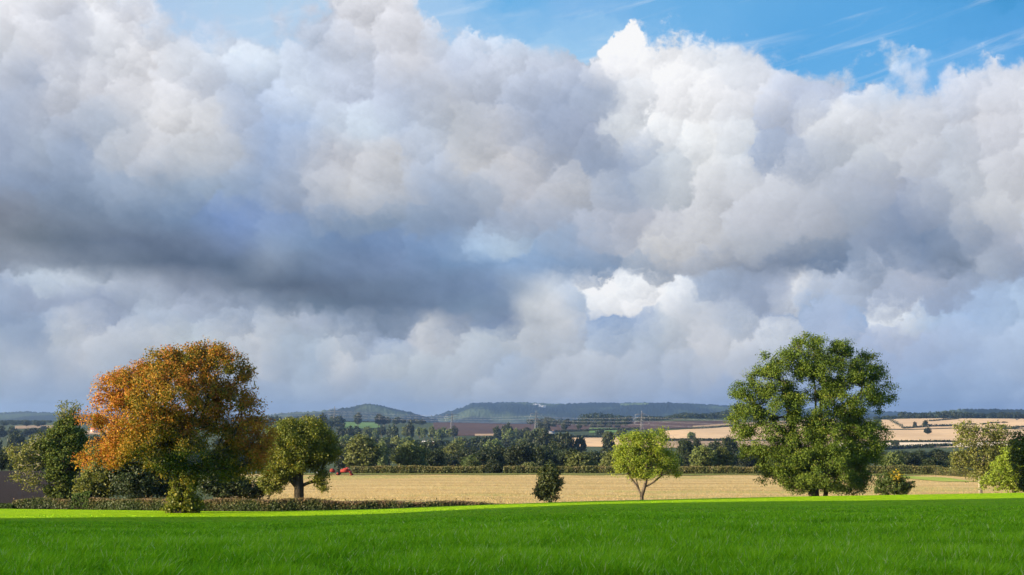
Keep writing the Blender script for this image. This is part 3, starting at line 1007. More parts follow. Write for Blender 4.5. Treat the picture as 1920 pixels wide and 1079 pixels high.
# ------------------------------------------------------------------ leaf and bark materials
def leaf_mats():
    M = {}
    M['chestnut'] = leafy('chestnut_leaves', [(0.0, (0.03, 0.06, 0.011)), (0.22, (0.085, 0.105, 0.016)), (0.40, (0.22, 0.165, 0.02)), (0.56, (0.34, 0.19, 0.026)),
                                             (0.72, (0.40, 0.155, 0.028)), (0.87, (0.35, 0.105, 0.028)), (1.0, (0.55, 0.34, 0.035))], 0.3, 0.1)
    M['ash'] = leafy('ash_leaves', [(0.0, (0.045, 0.074, 0.012)), (0.5, (0.09, 0.14, 0.019)), (0.85, (0.145, 0.19, 0.026)), (1.0, (0.26, 0.23, 0.035))], 0.26, 0.1)
    M['maple'] = leafy('maple_leaves', [(0.0, (0.05, 0.075, 0.01)), (0.5, (0.125, 0.15, 0.016)), (0.85, (0.21, 0.2, 0.022)), (1.0, (0.3, 0.23, 0.028))], 0.28)
    M['lime'] = leafy('yellow_green_leaves', [(0.0, (0.13, 0.20, 0.022)), (0.5, (0.22, 0.29, 0.028)), (1.0, (0.34, 0.34, 0.04))], 0.4)
    M['ivy'] = leafy('ivy_leaves', [(0.0, (0.03, 0.052, 0.012)), (0.6, (0.068, 0.105, 0.02)), (0.9, (0.14, 0.16, 0.028)), (1.0, (0.17, 0.15, 0.03))], 0.2, 0.12, 0.6)
    M['olive'] = leafy('olive_leaves', [(0.0, (0.08, 0.10, 0.025)), (0.5, (0.14, 0.16, 0.035)), (1.0, (0.25, 0.23, 0.06))], 0.35)
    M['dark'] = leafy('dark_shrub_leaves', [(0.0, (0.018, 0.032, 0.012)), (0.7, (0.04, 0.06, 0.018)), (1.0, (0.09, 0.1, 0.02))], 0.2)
    M['yellow'] = leafy('yellowing_leaves', [(0.0, (0.035, 0.06, 0.014)), (0.5, (0.08, 0.12, 0.02)), (0.68, (0.16, 0.17, 0.02)), (0.75, (0.5, 0.36, 0.025)), (1.0, (0.62, 0.42, 0.03))], 0.35)
    M['hedge'] = leafy('hedge_leaves', [(0.0, (0.028, 0.05, 0.014)), (0.4, (0.06, 0.085, 0.02)), (0.6, (0.11, 0.10, 0.03)), (0.8, (0.16, 0.105, 0.05)), (1.0, (0.23, 0.15, 0.08))], 0.25)
    M['far_hedge'] = leafy('far_hedge_leaves', [(0.0, (0.05, 0.07, 0.02)), (0.4, (0.10, 0.11, 0.03)), (0.7, (0.17, 0.14, 0.05)), (1.0, (0.24, 0.18, 0.08))], 0.25)
    M['weed'] = leafy('dry_weed_leaves', [(0.0, (0.05, 0.06, 0.02)), (0.5, (0.10, 0.09, 0.035)), (1.0, (0.2, 0.15, 0.07))], 0.25)
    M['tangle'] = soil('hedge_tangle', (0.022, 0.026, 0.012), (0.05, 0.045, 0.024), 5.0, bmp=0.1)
    M['bark'] = bark('grey_brown_bark', (0.055, 0.045, 0.033), (0.16, 0.13, 0.095))
    M['dark_bark'] = bark('dark_bark', (0.022, 0.02, 0.014), (0.06, 0.052, 0.036))
    M['pale_bark'] = bark('pale_bark', (0.14, 0.125, 0.095), (0.3, 0.27, 0.21))

    def wood_leaf(name, stops, alt, k):
        m = leafy(name, stops, 0.25)
        N = Nodes(m.node_tree)
        rnd = N.new('ShaderNodeObjectInfo').outputs['Random']
        rampn = [n for n in N.n if n.type == 'VALTORGB'][0]
        c0 = rampn.outputs[0]
        links = [(l.to_socket) for l in c0.links]
        c = N.mix(N.m('MULTIPLY', rnd, k), c0, alt)
        v = N.step(N.m('FRACT', N.m('MULTIPLY', rnd, 7.31)), 0, 1, 0.72, 1.22, 'LINEAR')
        c = N.mix(1.0, c, N.xyz(v, v, v), 'MULTIPLY')
        for t in links:
            N.l.new(c, t)
        return m
    M['wood'] = wood_leaf('shade_toned_leaves', [(0.0, (0.012, 0.024, 0.008)), (0.6, (0.024, 0.042, 0.013)), (1.0, (0.05, 0.068, 0.017))], (0.04, 0.045, 0.013), 0.5)  # dark copy: cloud shade over the valley put into the leaf colour
    M['lit'] = wood_leaf('sun_toned_leaves', [(0.0, (0.045, 0.075, 0.018)), (0.6, (0.085, 0.125, 0.03)), (1.0, (0.15, 0.18, 0.04))], (0.15, 0.15, 0.04), 0.5)  # bright copy: sunlight on a tree put into its leaf colour
    return M


def make_hedge(px0, px1, d_of, h, th, label, seed, dens, size, mat, name='hedge', brown=1.0, wave=0.12, holes=0.0, group=None, taper=None):
    """clipped hedge: sprays of leaves through a long box that follows the ground, twigs inside"""
    r = np.random.default_rng(seed)
    u0, u1 = ray(px0, 900)[0], ray(px1, 900)[0]
    dm = d_of((u0 + u1) / 2)
    L = (u1 - u0) * dm
    n = int(L * dens)
    u = r.uniform(u0, u1, n)
    d = np.array([d_of(x) for x in u])
    hf = np.interp(960 + u * F, taper[0], taper[1]) if taper else 1.0
    hh = h * hf * (1 + wave * (np.sin(u * dm * 0.9) * 0.5 + np.sin(u * dm * 0.31 + 2) * 0.5)) + 0.22 * h * (r.random(n) > 0.985)
    s = r.random(n)
    top = s < 0.3
    z = np.where(top, hh * (0.9 + 0.14 * r.random(n)), hh * r.random(n) ** 0.9)
    side = np.where(top, r.uniform(-1, 1, n), np.where(r.random(n) < 0.75, -1, 1) * (0.75 + 0.35 * r.random(n)))
    bulge = 1 + 0.12 * np.sin(z / h * 3.1) + 0.12 * np.sin(u * dm * 1.7)
    y = d + side * th / 2 * bulge
    if holes:
        keep = ~((np.sin(u * dm * 0.7) + np.sin(u * dm * 0.23 + 1) > 2 - holes) & (z > 0.5 * h))
        u, d, z, side, y, top, hh = (q[keep] for q in (u, d, z, side, y, top, hh))
        n = len(u)
    P = np.stack([u * d, y, ground(u, d) + z], 1)
    nrm = unit(np.stack([r.normal(size=n) * 0.5, side * 0.9 + r.normal(size=n) * 0.5, np.where(top, 1.2, 0.2) + r.normal(size=n) * 0.5], 1))
    V, f, sz = leaf_mesh(P, nrm, size * r.uniform(0.6, 1.4, n), r)
    cl = 0.5 + 0.5 * np.sin(u * dm * 2.3 + np.sin(u * dm * 0.6) * 3)
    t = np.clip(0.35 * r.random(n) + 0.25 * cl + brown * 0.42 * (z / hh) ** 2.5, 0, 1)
    x0 = on_ground((px0 + px1) / 2, dm)
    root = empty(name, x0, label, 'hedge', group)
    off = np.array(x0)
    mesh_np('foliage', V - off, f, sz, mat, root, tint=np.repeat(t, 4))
    # the tangle of wood and shaded leaves inside, one lumpy body from end to end
    m = max(30, int(L * 2.5))
    uu = np.linspace(u0, u1, m)
    dd = np.array([d_of(x) for x in uu])
    hc = h * (1 + wave * (np.sin(uu * dm * 0.9) * 0.5 + np.sin(uu * dm * 0.31 + 2) * 0.5)) * 0.84
    if taper:
        hc = hc * np.interp(960 + uu * F, taper[0], taper[1])
    if holes:
        hc = hc * np.where(np.sin(uu * dm * 0.7) + np.sin(uu * dm * 0.23 + 1) > 2 - holes, 0.5, 1)
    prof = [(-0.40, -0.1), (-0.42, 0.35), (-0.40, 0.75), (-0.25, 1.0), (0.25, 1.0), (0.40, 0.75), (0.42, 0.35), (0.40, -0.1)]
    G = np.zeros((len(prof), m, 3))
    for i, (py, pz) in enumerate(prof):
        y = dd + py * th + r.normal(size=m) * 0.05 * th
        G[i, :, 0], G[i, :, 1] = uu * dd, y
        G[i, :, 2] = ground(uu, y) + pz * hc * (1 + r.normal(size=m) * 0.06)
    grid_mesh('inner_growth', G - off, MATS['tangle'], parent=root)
    return root


def make_weed(px, d, w, h, n, label, seed, mat, name='weed', group=None, leaf=0.16, per=22, lean=0.25, mirror=0.0):
    """clump of tall weeds: upright stems with narrow leaves"""
    r = np.random.default_rng(seed)
    base = on_ground(px, d)
    sh = Shape()
    P, Nn, T = [], [], []
    for i in range(n):
        x, y = r.normal() * w * 0.3, r.normal() * 0.3
        hh = h * r.uniform(0.55, 1.0) * (1 - 0.4 * min(1, abs(x) / w))
        tp = Vector((x + r.normal() * lean * hh * 0.6 + x * 0.15, y, hh))
        sh.bar((x, y, -0.05), tp, 0.018, 0.007, 3)
        for j in range(per):
            s = r.uniform(0.25, 1.02)
            q = Vector((x, y, 0)).lerp(tp, s)
            P.append((q.x + r.normal() * 0.06, q.y + r.normal() * 0.06, q.z))
            Nn.append((r.normal(), r.normal(), 0.3))
            T.append(r.random())
    V, f, s = leaf_mesh(np.array(P), unit(np.array(Nn)), leaf * r.uniform(0.6, 1.4, len(P)), r, 0.4, 0.9)
    V = np.concatenate([V, np.array(sh.v)])
    f = np.concatenate([f, np.array(sh.f) + 4 * len(P)])
    s = np.concatenate([s, np.array(sh.s)])
    o = mesh_np(name if label else name + 's', V, f, s, mat, tint=np.concatenate([np.repeat(np.array(T), 4), np.full(len(sh.v), 0.6)]))
    o.location = base
    return tag(o, label, name, group) if label else tag(o, kind='stuff')


def base_px(px, d):
    z = float(ground(ray(px, 900)[0], d))
    # the y of the view at which the ground is seen there
    return 785 - z / d * F if z > 0 else float(np.interp(-z / d, [-ray(960, y)[1] for y in range(700, 1100, 4)], list(range(700, 1100, 4))))


def build_near_trees():
    M = MATS
    # --- horse chestnut in autumn colour
    px, d = 342, 119.0
    by = base_px(px, d)
    blobs = px_blobs(px, by, d, [(330, 740, 112, 80, 1.1), (325, 745, 80, 50, 1.0, -3.0), (300, 790, 60, 34, 0.8, -3.0), (440, 740, 34, 40, 0.8), (400, 700, 72, 52, 1.1), (338, 690, 62, 42), (262, 735, 66, 48), (225, 790, 62, 58, 1.1), (190, 858, 48, 22, 0.8), (255, 845, 62, 38),
                                 (440, 775, 52, 62), (455, 835, 48, 55, 1.1), (340, 882, 46, 22, 0.9, -1.5), (470, 860, 40, 34), (375, 835, 80, 52), (310, 835, 70, 45, 1, -2.5), (300, 690, 40, 25, 0.7), (215, 725, 36, 26, 0.7), (478, 735, 16, 22, 0.4), (390, 665, 40, 18, 0.8),
                                 (495, 815, 20, 36, 0.6), (410, 885, 50, 22, 0.6)])
    k = d / F

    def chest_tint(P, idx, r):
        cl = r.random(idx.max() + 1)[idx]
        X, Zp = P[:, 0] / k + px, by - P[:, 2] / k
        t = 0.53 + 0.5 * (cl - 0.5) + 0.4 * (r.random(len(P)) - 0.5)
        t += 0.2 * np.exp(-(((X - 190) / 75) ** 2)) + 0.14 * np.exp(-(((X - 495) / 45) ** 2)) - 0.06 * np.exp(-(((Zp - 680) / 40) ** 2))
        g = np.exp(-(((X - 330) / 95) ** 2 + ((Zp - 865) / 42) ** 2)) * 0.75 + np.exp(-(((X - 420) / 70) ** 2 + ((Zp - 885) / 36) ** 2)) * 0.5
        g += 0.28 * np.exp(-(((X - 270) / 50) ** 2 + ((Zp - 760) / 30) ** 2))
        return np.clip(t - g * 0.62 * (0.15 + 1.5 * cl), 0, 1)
    trunk = px_line(px, by, d, [(342, by + 3), (342, 930), (338, 890), (334, 862), (330, 835)])
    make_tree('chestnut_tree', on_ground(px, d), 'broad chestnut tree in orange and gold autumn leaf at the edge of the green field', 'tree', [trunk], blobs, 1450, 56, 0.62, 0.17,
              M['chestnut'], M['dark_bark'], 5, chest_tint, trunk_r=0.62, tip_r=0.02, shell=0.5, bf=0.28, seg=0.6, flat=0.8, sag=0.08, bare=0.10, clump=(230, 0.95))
    # its bare-ish suckers round the foot
    blobs = px_blobs(px, by, d, [(345, 938, 24, 22), (353, 912, 17, 17), (326, 935, 12, 16), (364, 948, 13, 13), (330, 908, 10, 12, .6), (338, 898, 8, 10, .5), (318, 952, 8, 9, .6)])
    make_tree('bush', on_ground(px + 1, d - 0.5), 'leafy yellow green bush of suckers wrapped round the foot of the orange chestnut', 'bush',
              [[(-0.3, 0, 0), (-0.4, 0, 0.5)], [(-0.3, 0, 0), (0.4, -0.2, 0.6)]], blobs, 170, 22, 0.34, 0.2, M['maple'], M['bark'], 6, trunk_r=0.08, bf=0.2, seg=0.3)

    # --- round green tree beside it
    px, d = 562, 139.0
    by = base_px(px, d)
    blobs = px_blobs(px, by, d, [(565, 842, 60, 48, 1.2), (545, 812, 42, 24), (595, 830, 34, 34), (604, 862, 24, 22), (522, 872, 30, 36), (528, 835, 28, 30), (575, 800, 34, 14), (516, 903, 24, 20, 1.0), (606, 898, 14, 22, .9), (500, 914, 13, 16, .7), (626, 845, 13, 14, .5), (604, 918, 7, 10, .25), (540, 800, 14, 10, .5)])
    trunk = px_line(px, by, d, [(562, by + 3), (561, 915), (560, 890), (564, 862), (566, 840)])
    tr2 = px_line(px, by, d, [(561, by + 3), (561, 915), (548, 900), (538, 882)])
    make_tree('maple_tree', on_ground(px, d), 'round yellow green tree with a thick dark ivied trunk beside the orange chestnut', 'tree', [trunk, tr2], blobs, 700, 56, 0.55, 0.17,
              M['maple'], M['dark_bark'], 15, trunk_r=0.62, bf=0.3, seg=0.55, clump=(80, 0.9))

    # --- ivy-clad tall tree at the left
    px, d = 122, 152.0
    by = base_px(px, d)
    blobs = px_blobs(px, by, d, [(129, 815, 29, 30, 1.2), (112, 825, 22, 22), (118, 862, 34, 44, 1.3), (112, 905, 26, 30, 1.2), (120, 930, 24, 16), (140, 850, 18, 36), (90, 838, 26, 28), (120, 802, 17, 18)])

    def ivy_tint(P, idx, r):
        cl = r.random(idx.max() + 1)[idx]
        return 0.25 + 0.4 * cl + 0.35 * r.random(len(P))
    trunk = px_line(px, by, d, [(122, by + 3), (121, 900), (122, 860), (125, 820), (127, 780), (126, 765)])
    tr = make_tree('ivied_tree', on_ground(px, d), 'tall narrow tree wrapped in dark ivy with a thin tuft on top at the left', 'tree', [trunk], blobs, 500, 36, 0.55, 0.23,
                   M['ivy'], M['bark'], 25, ivy_tint, trunk_r=0.5, bf=0.3, seg=0.6, clump=(45, 1.0))
    # sparse top and the pale boughs on the left belong to the same tree
    r = np.random.default_rng(26)
    for nm, bl, nt, per, org in (('bough', [(75, 838, 30, 22), (45, 852, 26, 16), (55, 872, 30, 16), (40, 895, 20, 12), (60, 905, 18, 16, .7), (25, 850, 14, 12, .6)], 170, 17, (112, 858)),
                                 ('treetop', [(124, 768, 19, 11), (111, 778, 9, 9), (139, 775, 9, 11), (126, 786, 10, 8)], 50, 13, (126, 800))):
        bb = px_blobs(px, by, d, bl)
        tips = crown_points(bb, nt, r, 0.5)
        A, par, tn = skeleton([px_line(px, by, d, [(121, 880 if nm == 'bough' else 830), org])], tips, r, 0.25, 0.5)
        V, f, s = limb_mesh(A, par, 0.02, 0.14)
        b = mesh_np(nm, V, f, s, M['pale_bark'], tr, smooth=True)
        V, f, s, t = leaves_for(A[tn], per, 0.55, 0.22, r, np.array(bb[0][:3]), lambda P, i, q: q.random(len(P)))
        mesh_np('foliage', V, f, s, M['olive'], b, tint=t)

    # --- small yellow-green tree
    px, d = 1204, 147.0
    by = base_px(px, d)
    blobs = px_blobs(px, by, d, [(1200, 845, 42, 30, 1.2), (1185, 868, 34, 26), (1225, 838, 34, 24), (1215, 880, 40, 22), (1250, 868, 24, 18), (1262, 888, 18, 14), (1180, 835, 26, 18), (1235, 820, 20, 12), (1198, 818, 16, 10), (1158, 868, 12, 20, .6), (1170, 888, 16, 8, .4), (1148, 895, 5, 4, .15)])
    T1 = px_line(px, by, d, [(1204, by + 3), (1203, 932), (1198, 918), (1193, 902), (1190, 885)])
    T2 = px_line(px, by, d, [(1204, by + 3), (1203, 932), (1208, 915), (1212, 898), (1215, 880)])
    T3 = px_line(px, by, d, [(1204, by + 3), (1203, 932), (1195, 914), (1182, 896)])
    T4 = px_line(px, by, d, [(1204, by + 3), (1203, 932), (1210, 914), (1226, 905), (1240, 893)])
    make_tree('young_ash_tree', on_ground(px, d), 'small pale yellow green tree with forked thin trunks in front of the stubble', 'tree', [T1, T2, T3, T4], blobs, 440, 34, 0.52, 0.16,
              M['lime'], M['bark'], 36, trunk_r=0.24, bf=0.3, seg=0.5, shell=0.4, clump=(46, 0.8), bare=0.06)

    # --- the large ash
    px, d = 1532, 150.0
    by = base_px(px, d)
    blobs = px_blobs(px, by, d, [(1530, 668, 62, 38, 1.1), (1570, 690, 60, 44), (1480, 690, 48, 36), (1440, 718, 40, 34), (1410, 742, 38, 30), (1405, 790, 34, 36), (1450, 770, 56, 50), (1625, 700, 36, 38), (1655, 735, 30, 44), (1610, 745, 56, 50),
                                 (1430, 832, 48, 34), (1465, 865, 50, 34, 1.1), (1510, 850, 66, 56, 1.25), (1570, 840, 66, 60, 1.25), (1620, 830, 44, 44), (1540, 770, 70, 44), (1590, 900, 46, 30, 1.2), (1505, 900, 40, 26, 1.1), (1645, 815, 26, 22), (1470, 895, 34, 16, .7),
                                 (1430, 908, 8, 10, .2), (1545, 880, 60, 46, 1.2, -1.5), (1385, 765, 18, 14, .6)])
    trunks = [px_line(px, by, d, q) for q in ([(1532, by + 3), (1530, 890), (1528, 850), (1538, 800), (1545, 750), (1550, 710)],
                                              [(1522, by + 3), (1518, 890), (1508, 850, 0.5), (1490, 805, 0.8), (1478, 765), (1470, 735)],
                                              [(1545, by + 3), (1550, 890), (1560, 850, -0.5), (1585, 800, -0.8), (1605, 760), (1620, 730)],
                                              [(1526, by + 3), (1522, 890), (1532, 840, 1), (1537, 795, 1.3), (1532, 740), (1528, 700)])]

    def ash_tint(P, idx, r):
        cl = r.random(idx.max() + 1)[idx]
        return 0.1 + 0.5 * cl + 0.35 * r.random(len(P)) + 0.25 * (r.random(len(P)) > 0.97)
    make_tree('ash_tree', on_ground(px, d), 'very large spreading green ash tree with sky showing through its crown', 'tree', trunks, blobs, 1750, 74, 0.62, 0.165,
              M['ash'], M['bark'], 45, ash_tint, trunk_r=0.46, bf=0.3, seg=0.6, shell=0.5, bare=0.03, sag=0.06, clump=(190, 1.1))

    # --- dark bush standing alone in front of the stubble
    px, d = 1030, 145.0
    by = base_px(px, d)
    blobs = px_blobs(px, by, d, [(1030, 905, 22, 24, 1.2), (1030, 885, 18, 14), (1022, 922, 18, 14), (1042, 905, 13, 18), (1030, 932, 17, 10), (1018, 915, 12, 14), (1034, 872, 5, 6, .3)])
    make_tree('bush', on_ground(px, d), 'dark green egg shaped bush standing alone in front of the stubble field', 'bush', [px_line(px, by, d, [(1030, by + 2), (1031, 915), (1032, 885)])], blobs, 230, 24, 0.34, 0.2,
              M['dark'], M['bark'], 55, lambda P, i, r: 0.3 + 0.35 * r.random(i.max() + 1)[i] + 0.5 * r.random(len(P)), trunk_r=0.1, bf=0.25, seg=0.4)
    # --- bush with a yellow top
    px, d = 1676, 171.0
    by = base_px(px, d)
    blobs = px_blobs(px, by, d, [(1672, 912, 30, 18, 1.2), (1660, 902, 18, 14), (1690, 908, 18, 14), (1680, 895, 14, 10), (1704, 915, 8, 8, .5)])

    def yel(P, idx, r):
        X, Zp = P[:, 0] / (d / F) + 1676, by - P[:, 2] / (d / F)
        return 0.55 * r.random(len(P)) + 0.75 * np.exp(-(((X - 1680) / 14) ** 2 + ((Zp - 893) / 11) ** 2)) * (0.5 + 0.5 * r.random(len(P)))
    make_tree('bush', on_ground(px, d), 'dark bush with a bright yellow patch on top to the right of the large ash', 'bush', [px_line(px, by, d, [(1676, by + 2), (1676, 918), (1677, 905)])], blobs, 240, 24, 0.32, 0.2,
              M['yellow'], M['bark'], 65, yel, trunk_r=0.08, bf=0.25, seg=0.4)

    # --- trees at the right edge
    px, d = 1842, 196.0
    by = base_px(px, d)
    blobs = px_blobs(px, by, d, [(1815, 805, 22, 12), (1835, 825, 40, 22, .8), (1870, 808, 26, 14), (1885, 830, 20, 22), (1808, 848, 22, 22, .7), (1840, 860, 40, 26, .8), (1880, 860, 24, 26), (1850, 890, 36, 18), (1800, 870, 16, 18, .6)])
    T = [px_line(px, by, d, q) for q in ([(1838, by + 3), (1836, 880), (1832, 850), (1826, 820)], [(1838, by + 3), (1838, 880), (1850, 850), (1862, 822)])]
    make_tree('willow_tree', on_ground(px, d), 'thin olive tree with pale trunk showing through at the right end of the far hedge', 'tree', T, blobs, 420, 16, 0.7, 0.27, M['olive'], M['pale_bark'], 75, trunk_r=0.3, bf=0.3, seg=0.7, shell=0.4)
    px, d = 1900, 168.0
    by = base_px(px, d)
    blobs = px_blobs(px, by, d, [(1895, 880, 36, 34, 1.2), (1875, 900, 26, 18), (1905, 855, 24, 24), (1940, 880, 40, 40), (1850, 906, 14, 10, .6), (1915, 908, 40, 14)])
    make_tree('shrub', on_ground(px, d), 'bright yellow green shrub in the right corner of the stubble field', 'shrub', [px_line(px, by, d, [(1900, by + 2), (1902, 895), (1906, 870)])], blobs, 420, 22, 0.5, 0.24, M['lime'], M['bark'], 76,
              lambda P, i, r: 0.35 * r.random(i.max() + 1)[i] + 0.4 * r.random(len(P)), trunk_r=0.15, bf=0.25, seg=0.5)
    px, d = 1932, 160.0
    by = base_px(px, d)
    blobs = px_blobs(px, by, d, [(1920, 840, 22, 26), (1945, 850, 34, 40), (1910, 868, 14, 18), (1940, 900, 30, 24), (1908, 838, 12, 12, .6)])
    make_tree('tree', on_ground(px, d), 'dark green tree cut off by the right border above the yellow green shrub', 'tree', [px_line(px, by, d, [(1934, by + 2), (1934, 890), (1935, 850)])], blobs, 260, 26, 0.5, 0.25, M['ivy'], M['bark'], 77,
              trunk_r=0.25, bf=0.3, seg=0.5)

    # --- shrubs behind the near hedge, under the chestnut
    for px, d, bl, mat, label, seed, n in (
            (180, 146.0, [(175, 905, 28, 28), (195, 885, 30, 30), (160, 920, 18, 14), (215, 905, 22, 26), (190, 852, 22, 18)], 'olive', 'grey green shrub between the ivied tree and the orange chestnut', 81, 300),
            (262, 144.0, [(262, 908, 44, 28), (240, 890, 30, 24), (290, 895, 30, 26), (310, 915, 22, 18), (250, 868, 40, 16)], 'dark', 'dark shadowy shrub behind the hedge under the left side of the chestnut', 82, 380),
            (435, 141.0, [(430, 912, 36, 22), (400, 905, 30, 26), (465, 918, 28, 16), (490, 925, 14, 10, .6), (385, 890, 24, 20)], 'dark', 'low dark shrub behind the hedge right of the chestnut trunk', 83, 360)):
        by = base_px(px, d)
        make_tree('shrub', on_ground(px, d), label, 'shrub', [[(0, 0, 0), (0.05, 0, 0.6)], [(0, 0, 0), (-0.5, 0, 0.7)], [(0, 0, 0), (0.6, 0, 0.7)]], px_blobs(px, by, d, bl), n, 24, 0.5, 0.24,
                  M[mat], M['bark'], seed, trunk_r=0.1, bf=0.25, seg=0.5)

    # --- hedges
    def near(u):
        return float(edge_of(u)[2]) + 8.0
    make_hedge(28, 146, lambda u: near(u) + 2, 0.95, 1.2, 'short rough hedge stretch below the ploughed field at the left', 91, 480, 0.17, M['hedge'], brown=0.8, wave=0.25)
    make_hedge(168, 1045, near, 1.1, 1.2, 'long low clipped hedge with brown top along the edge of the green field', 92, 560, 0.17, M['hedge'], wave=0.16, taper=([168, 600, 800, 900, 1000, 1045], [1, 0.97, 0.85, 0.68, 0.42, 0.2]))
    make_hedge(-60, 30, lambda u: near(u) + 2, 0.75, 1.6, 'scruffy green hedge end at the left border below the plough', 93, 400, 0.19, M['ivy'], brown=0.2, wave=0.5)
    make_hedge(140, 172, near, 1.3, 1.4, 'ivy covered hedge gap beside the ivied tree', 94, 500, 0.19, M['ivy'], brown=0.3, wave=0.4)

    def far(u):
        return 291.0 + 1.0 * math.sin(u * 30)
    make_hedge(656, 910, far, 1.5, 1.8, 'left stretch of the clipped hedge along the far side of the stubble field', 95, 190, 0.3, M['far_hedge'], wave=0.1, brown=0.7)
    make_hedge(944, 1148, far, 1.45, 1.8, 'middle stretch of the far hedge right of the gap', 96, 190, 0.3, M['far_hedge'], wave=0.1, brown=0.7)
    make_hedge(1148, 1446, far, 1.45, 1.8, 'far hedge stretch between the small pale tree and the large ash', 97, 190, 0.3, M['far_hedge'], wave=0.1, brown=0.7)
    make_hedge(1560, 1765, lambda u: 288 + 4 * math.sin(u * 11), 1.6, 1.9, 'brown green far hedge stretch right of the large ash', 98, 190, 0.3, M['far_hedge'], wave=0.12, brown=0.5)
    make_hedge(1755, 1850, lambda u: 282 - (u - 0.3) * 500, 1.5, 2.0, 'overgrown hedge curving forward to the thin olive tree', 99, 190, 0.3, M['far_hedge'], wave=0.2, brown=0.3)

    # --- weeds and saplings
    make_weed(735, 133.5, 1.5, 1.25, 16, 'clump of tall dry dock weeds growing behind the near hedge', 101, M['weed'], per=30)
    make_weed(674, 134.0, 0.5, 1.25, 5, 'single thin upright weed left of the dock clump', 102, M['weed'])
    make_weed(640, 133.6, 2.2, 0.75, 22, None, 103, M['dark'], name='bramble', lean=0.7)
    make_weed(1082, 142.0, 2.6, 0.7, 16, None, 104, M['weed'], lean=0.5)
    make_weed(1295, 148.0, 1.6, 0.6, 12, None, 105, M['dark'], lean=0.5)
    make_weed(1213, 146.5, 1.3, 0.55, 14, None, 106, M['dark'], lean=0.6)


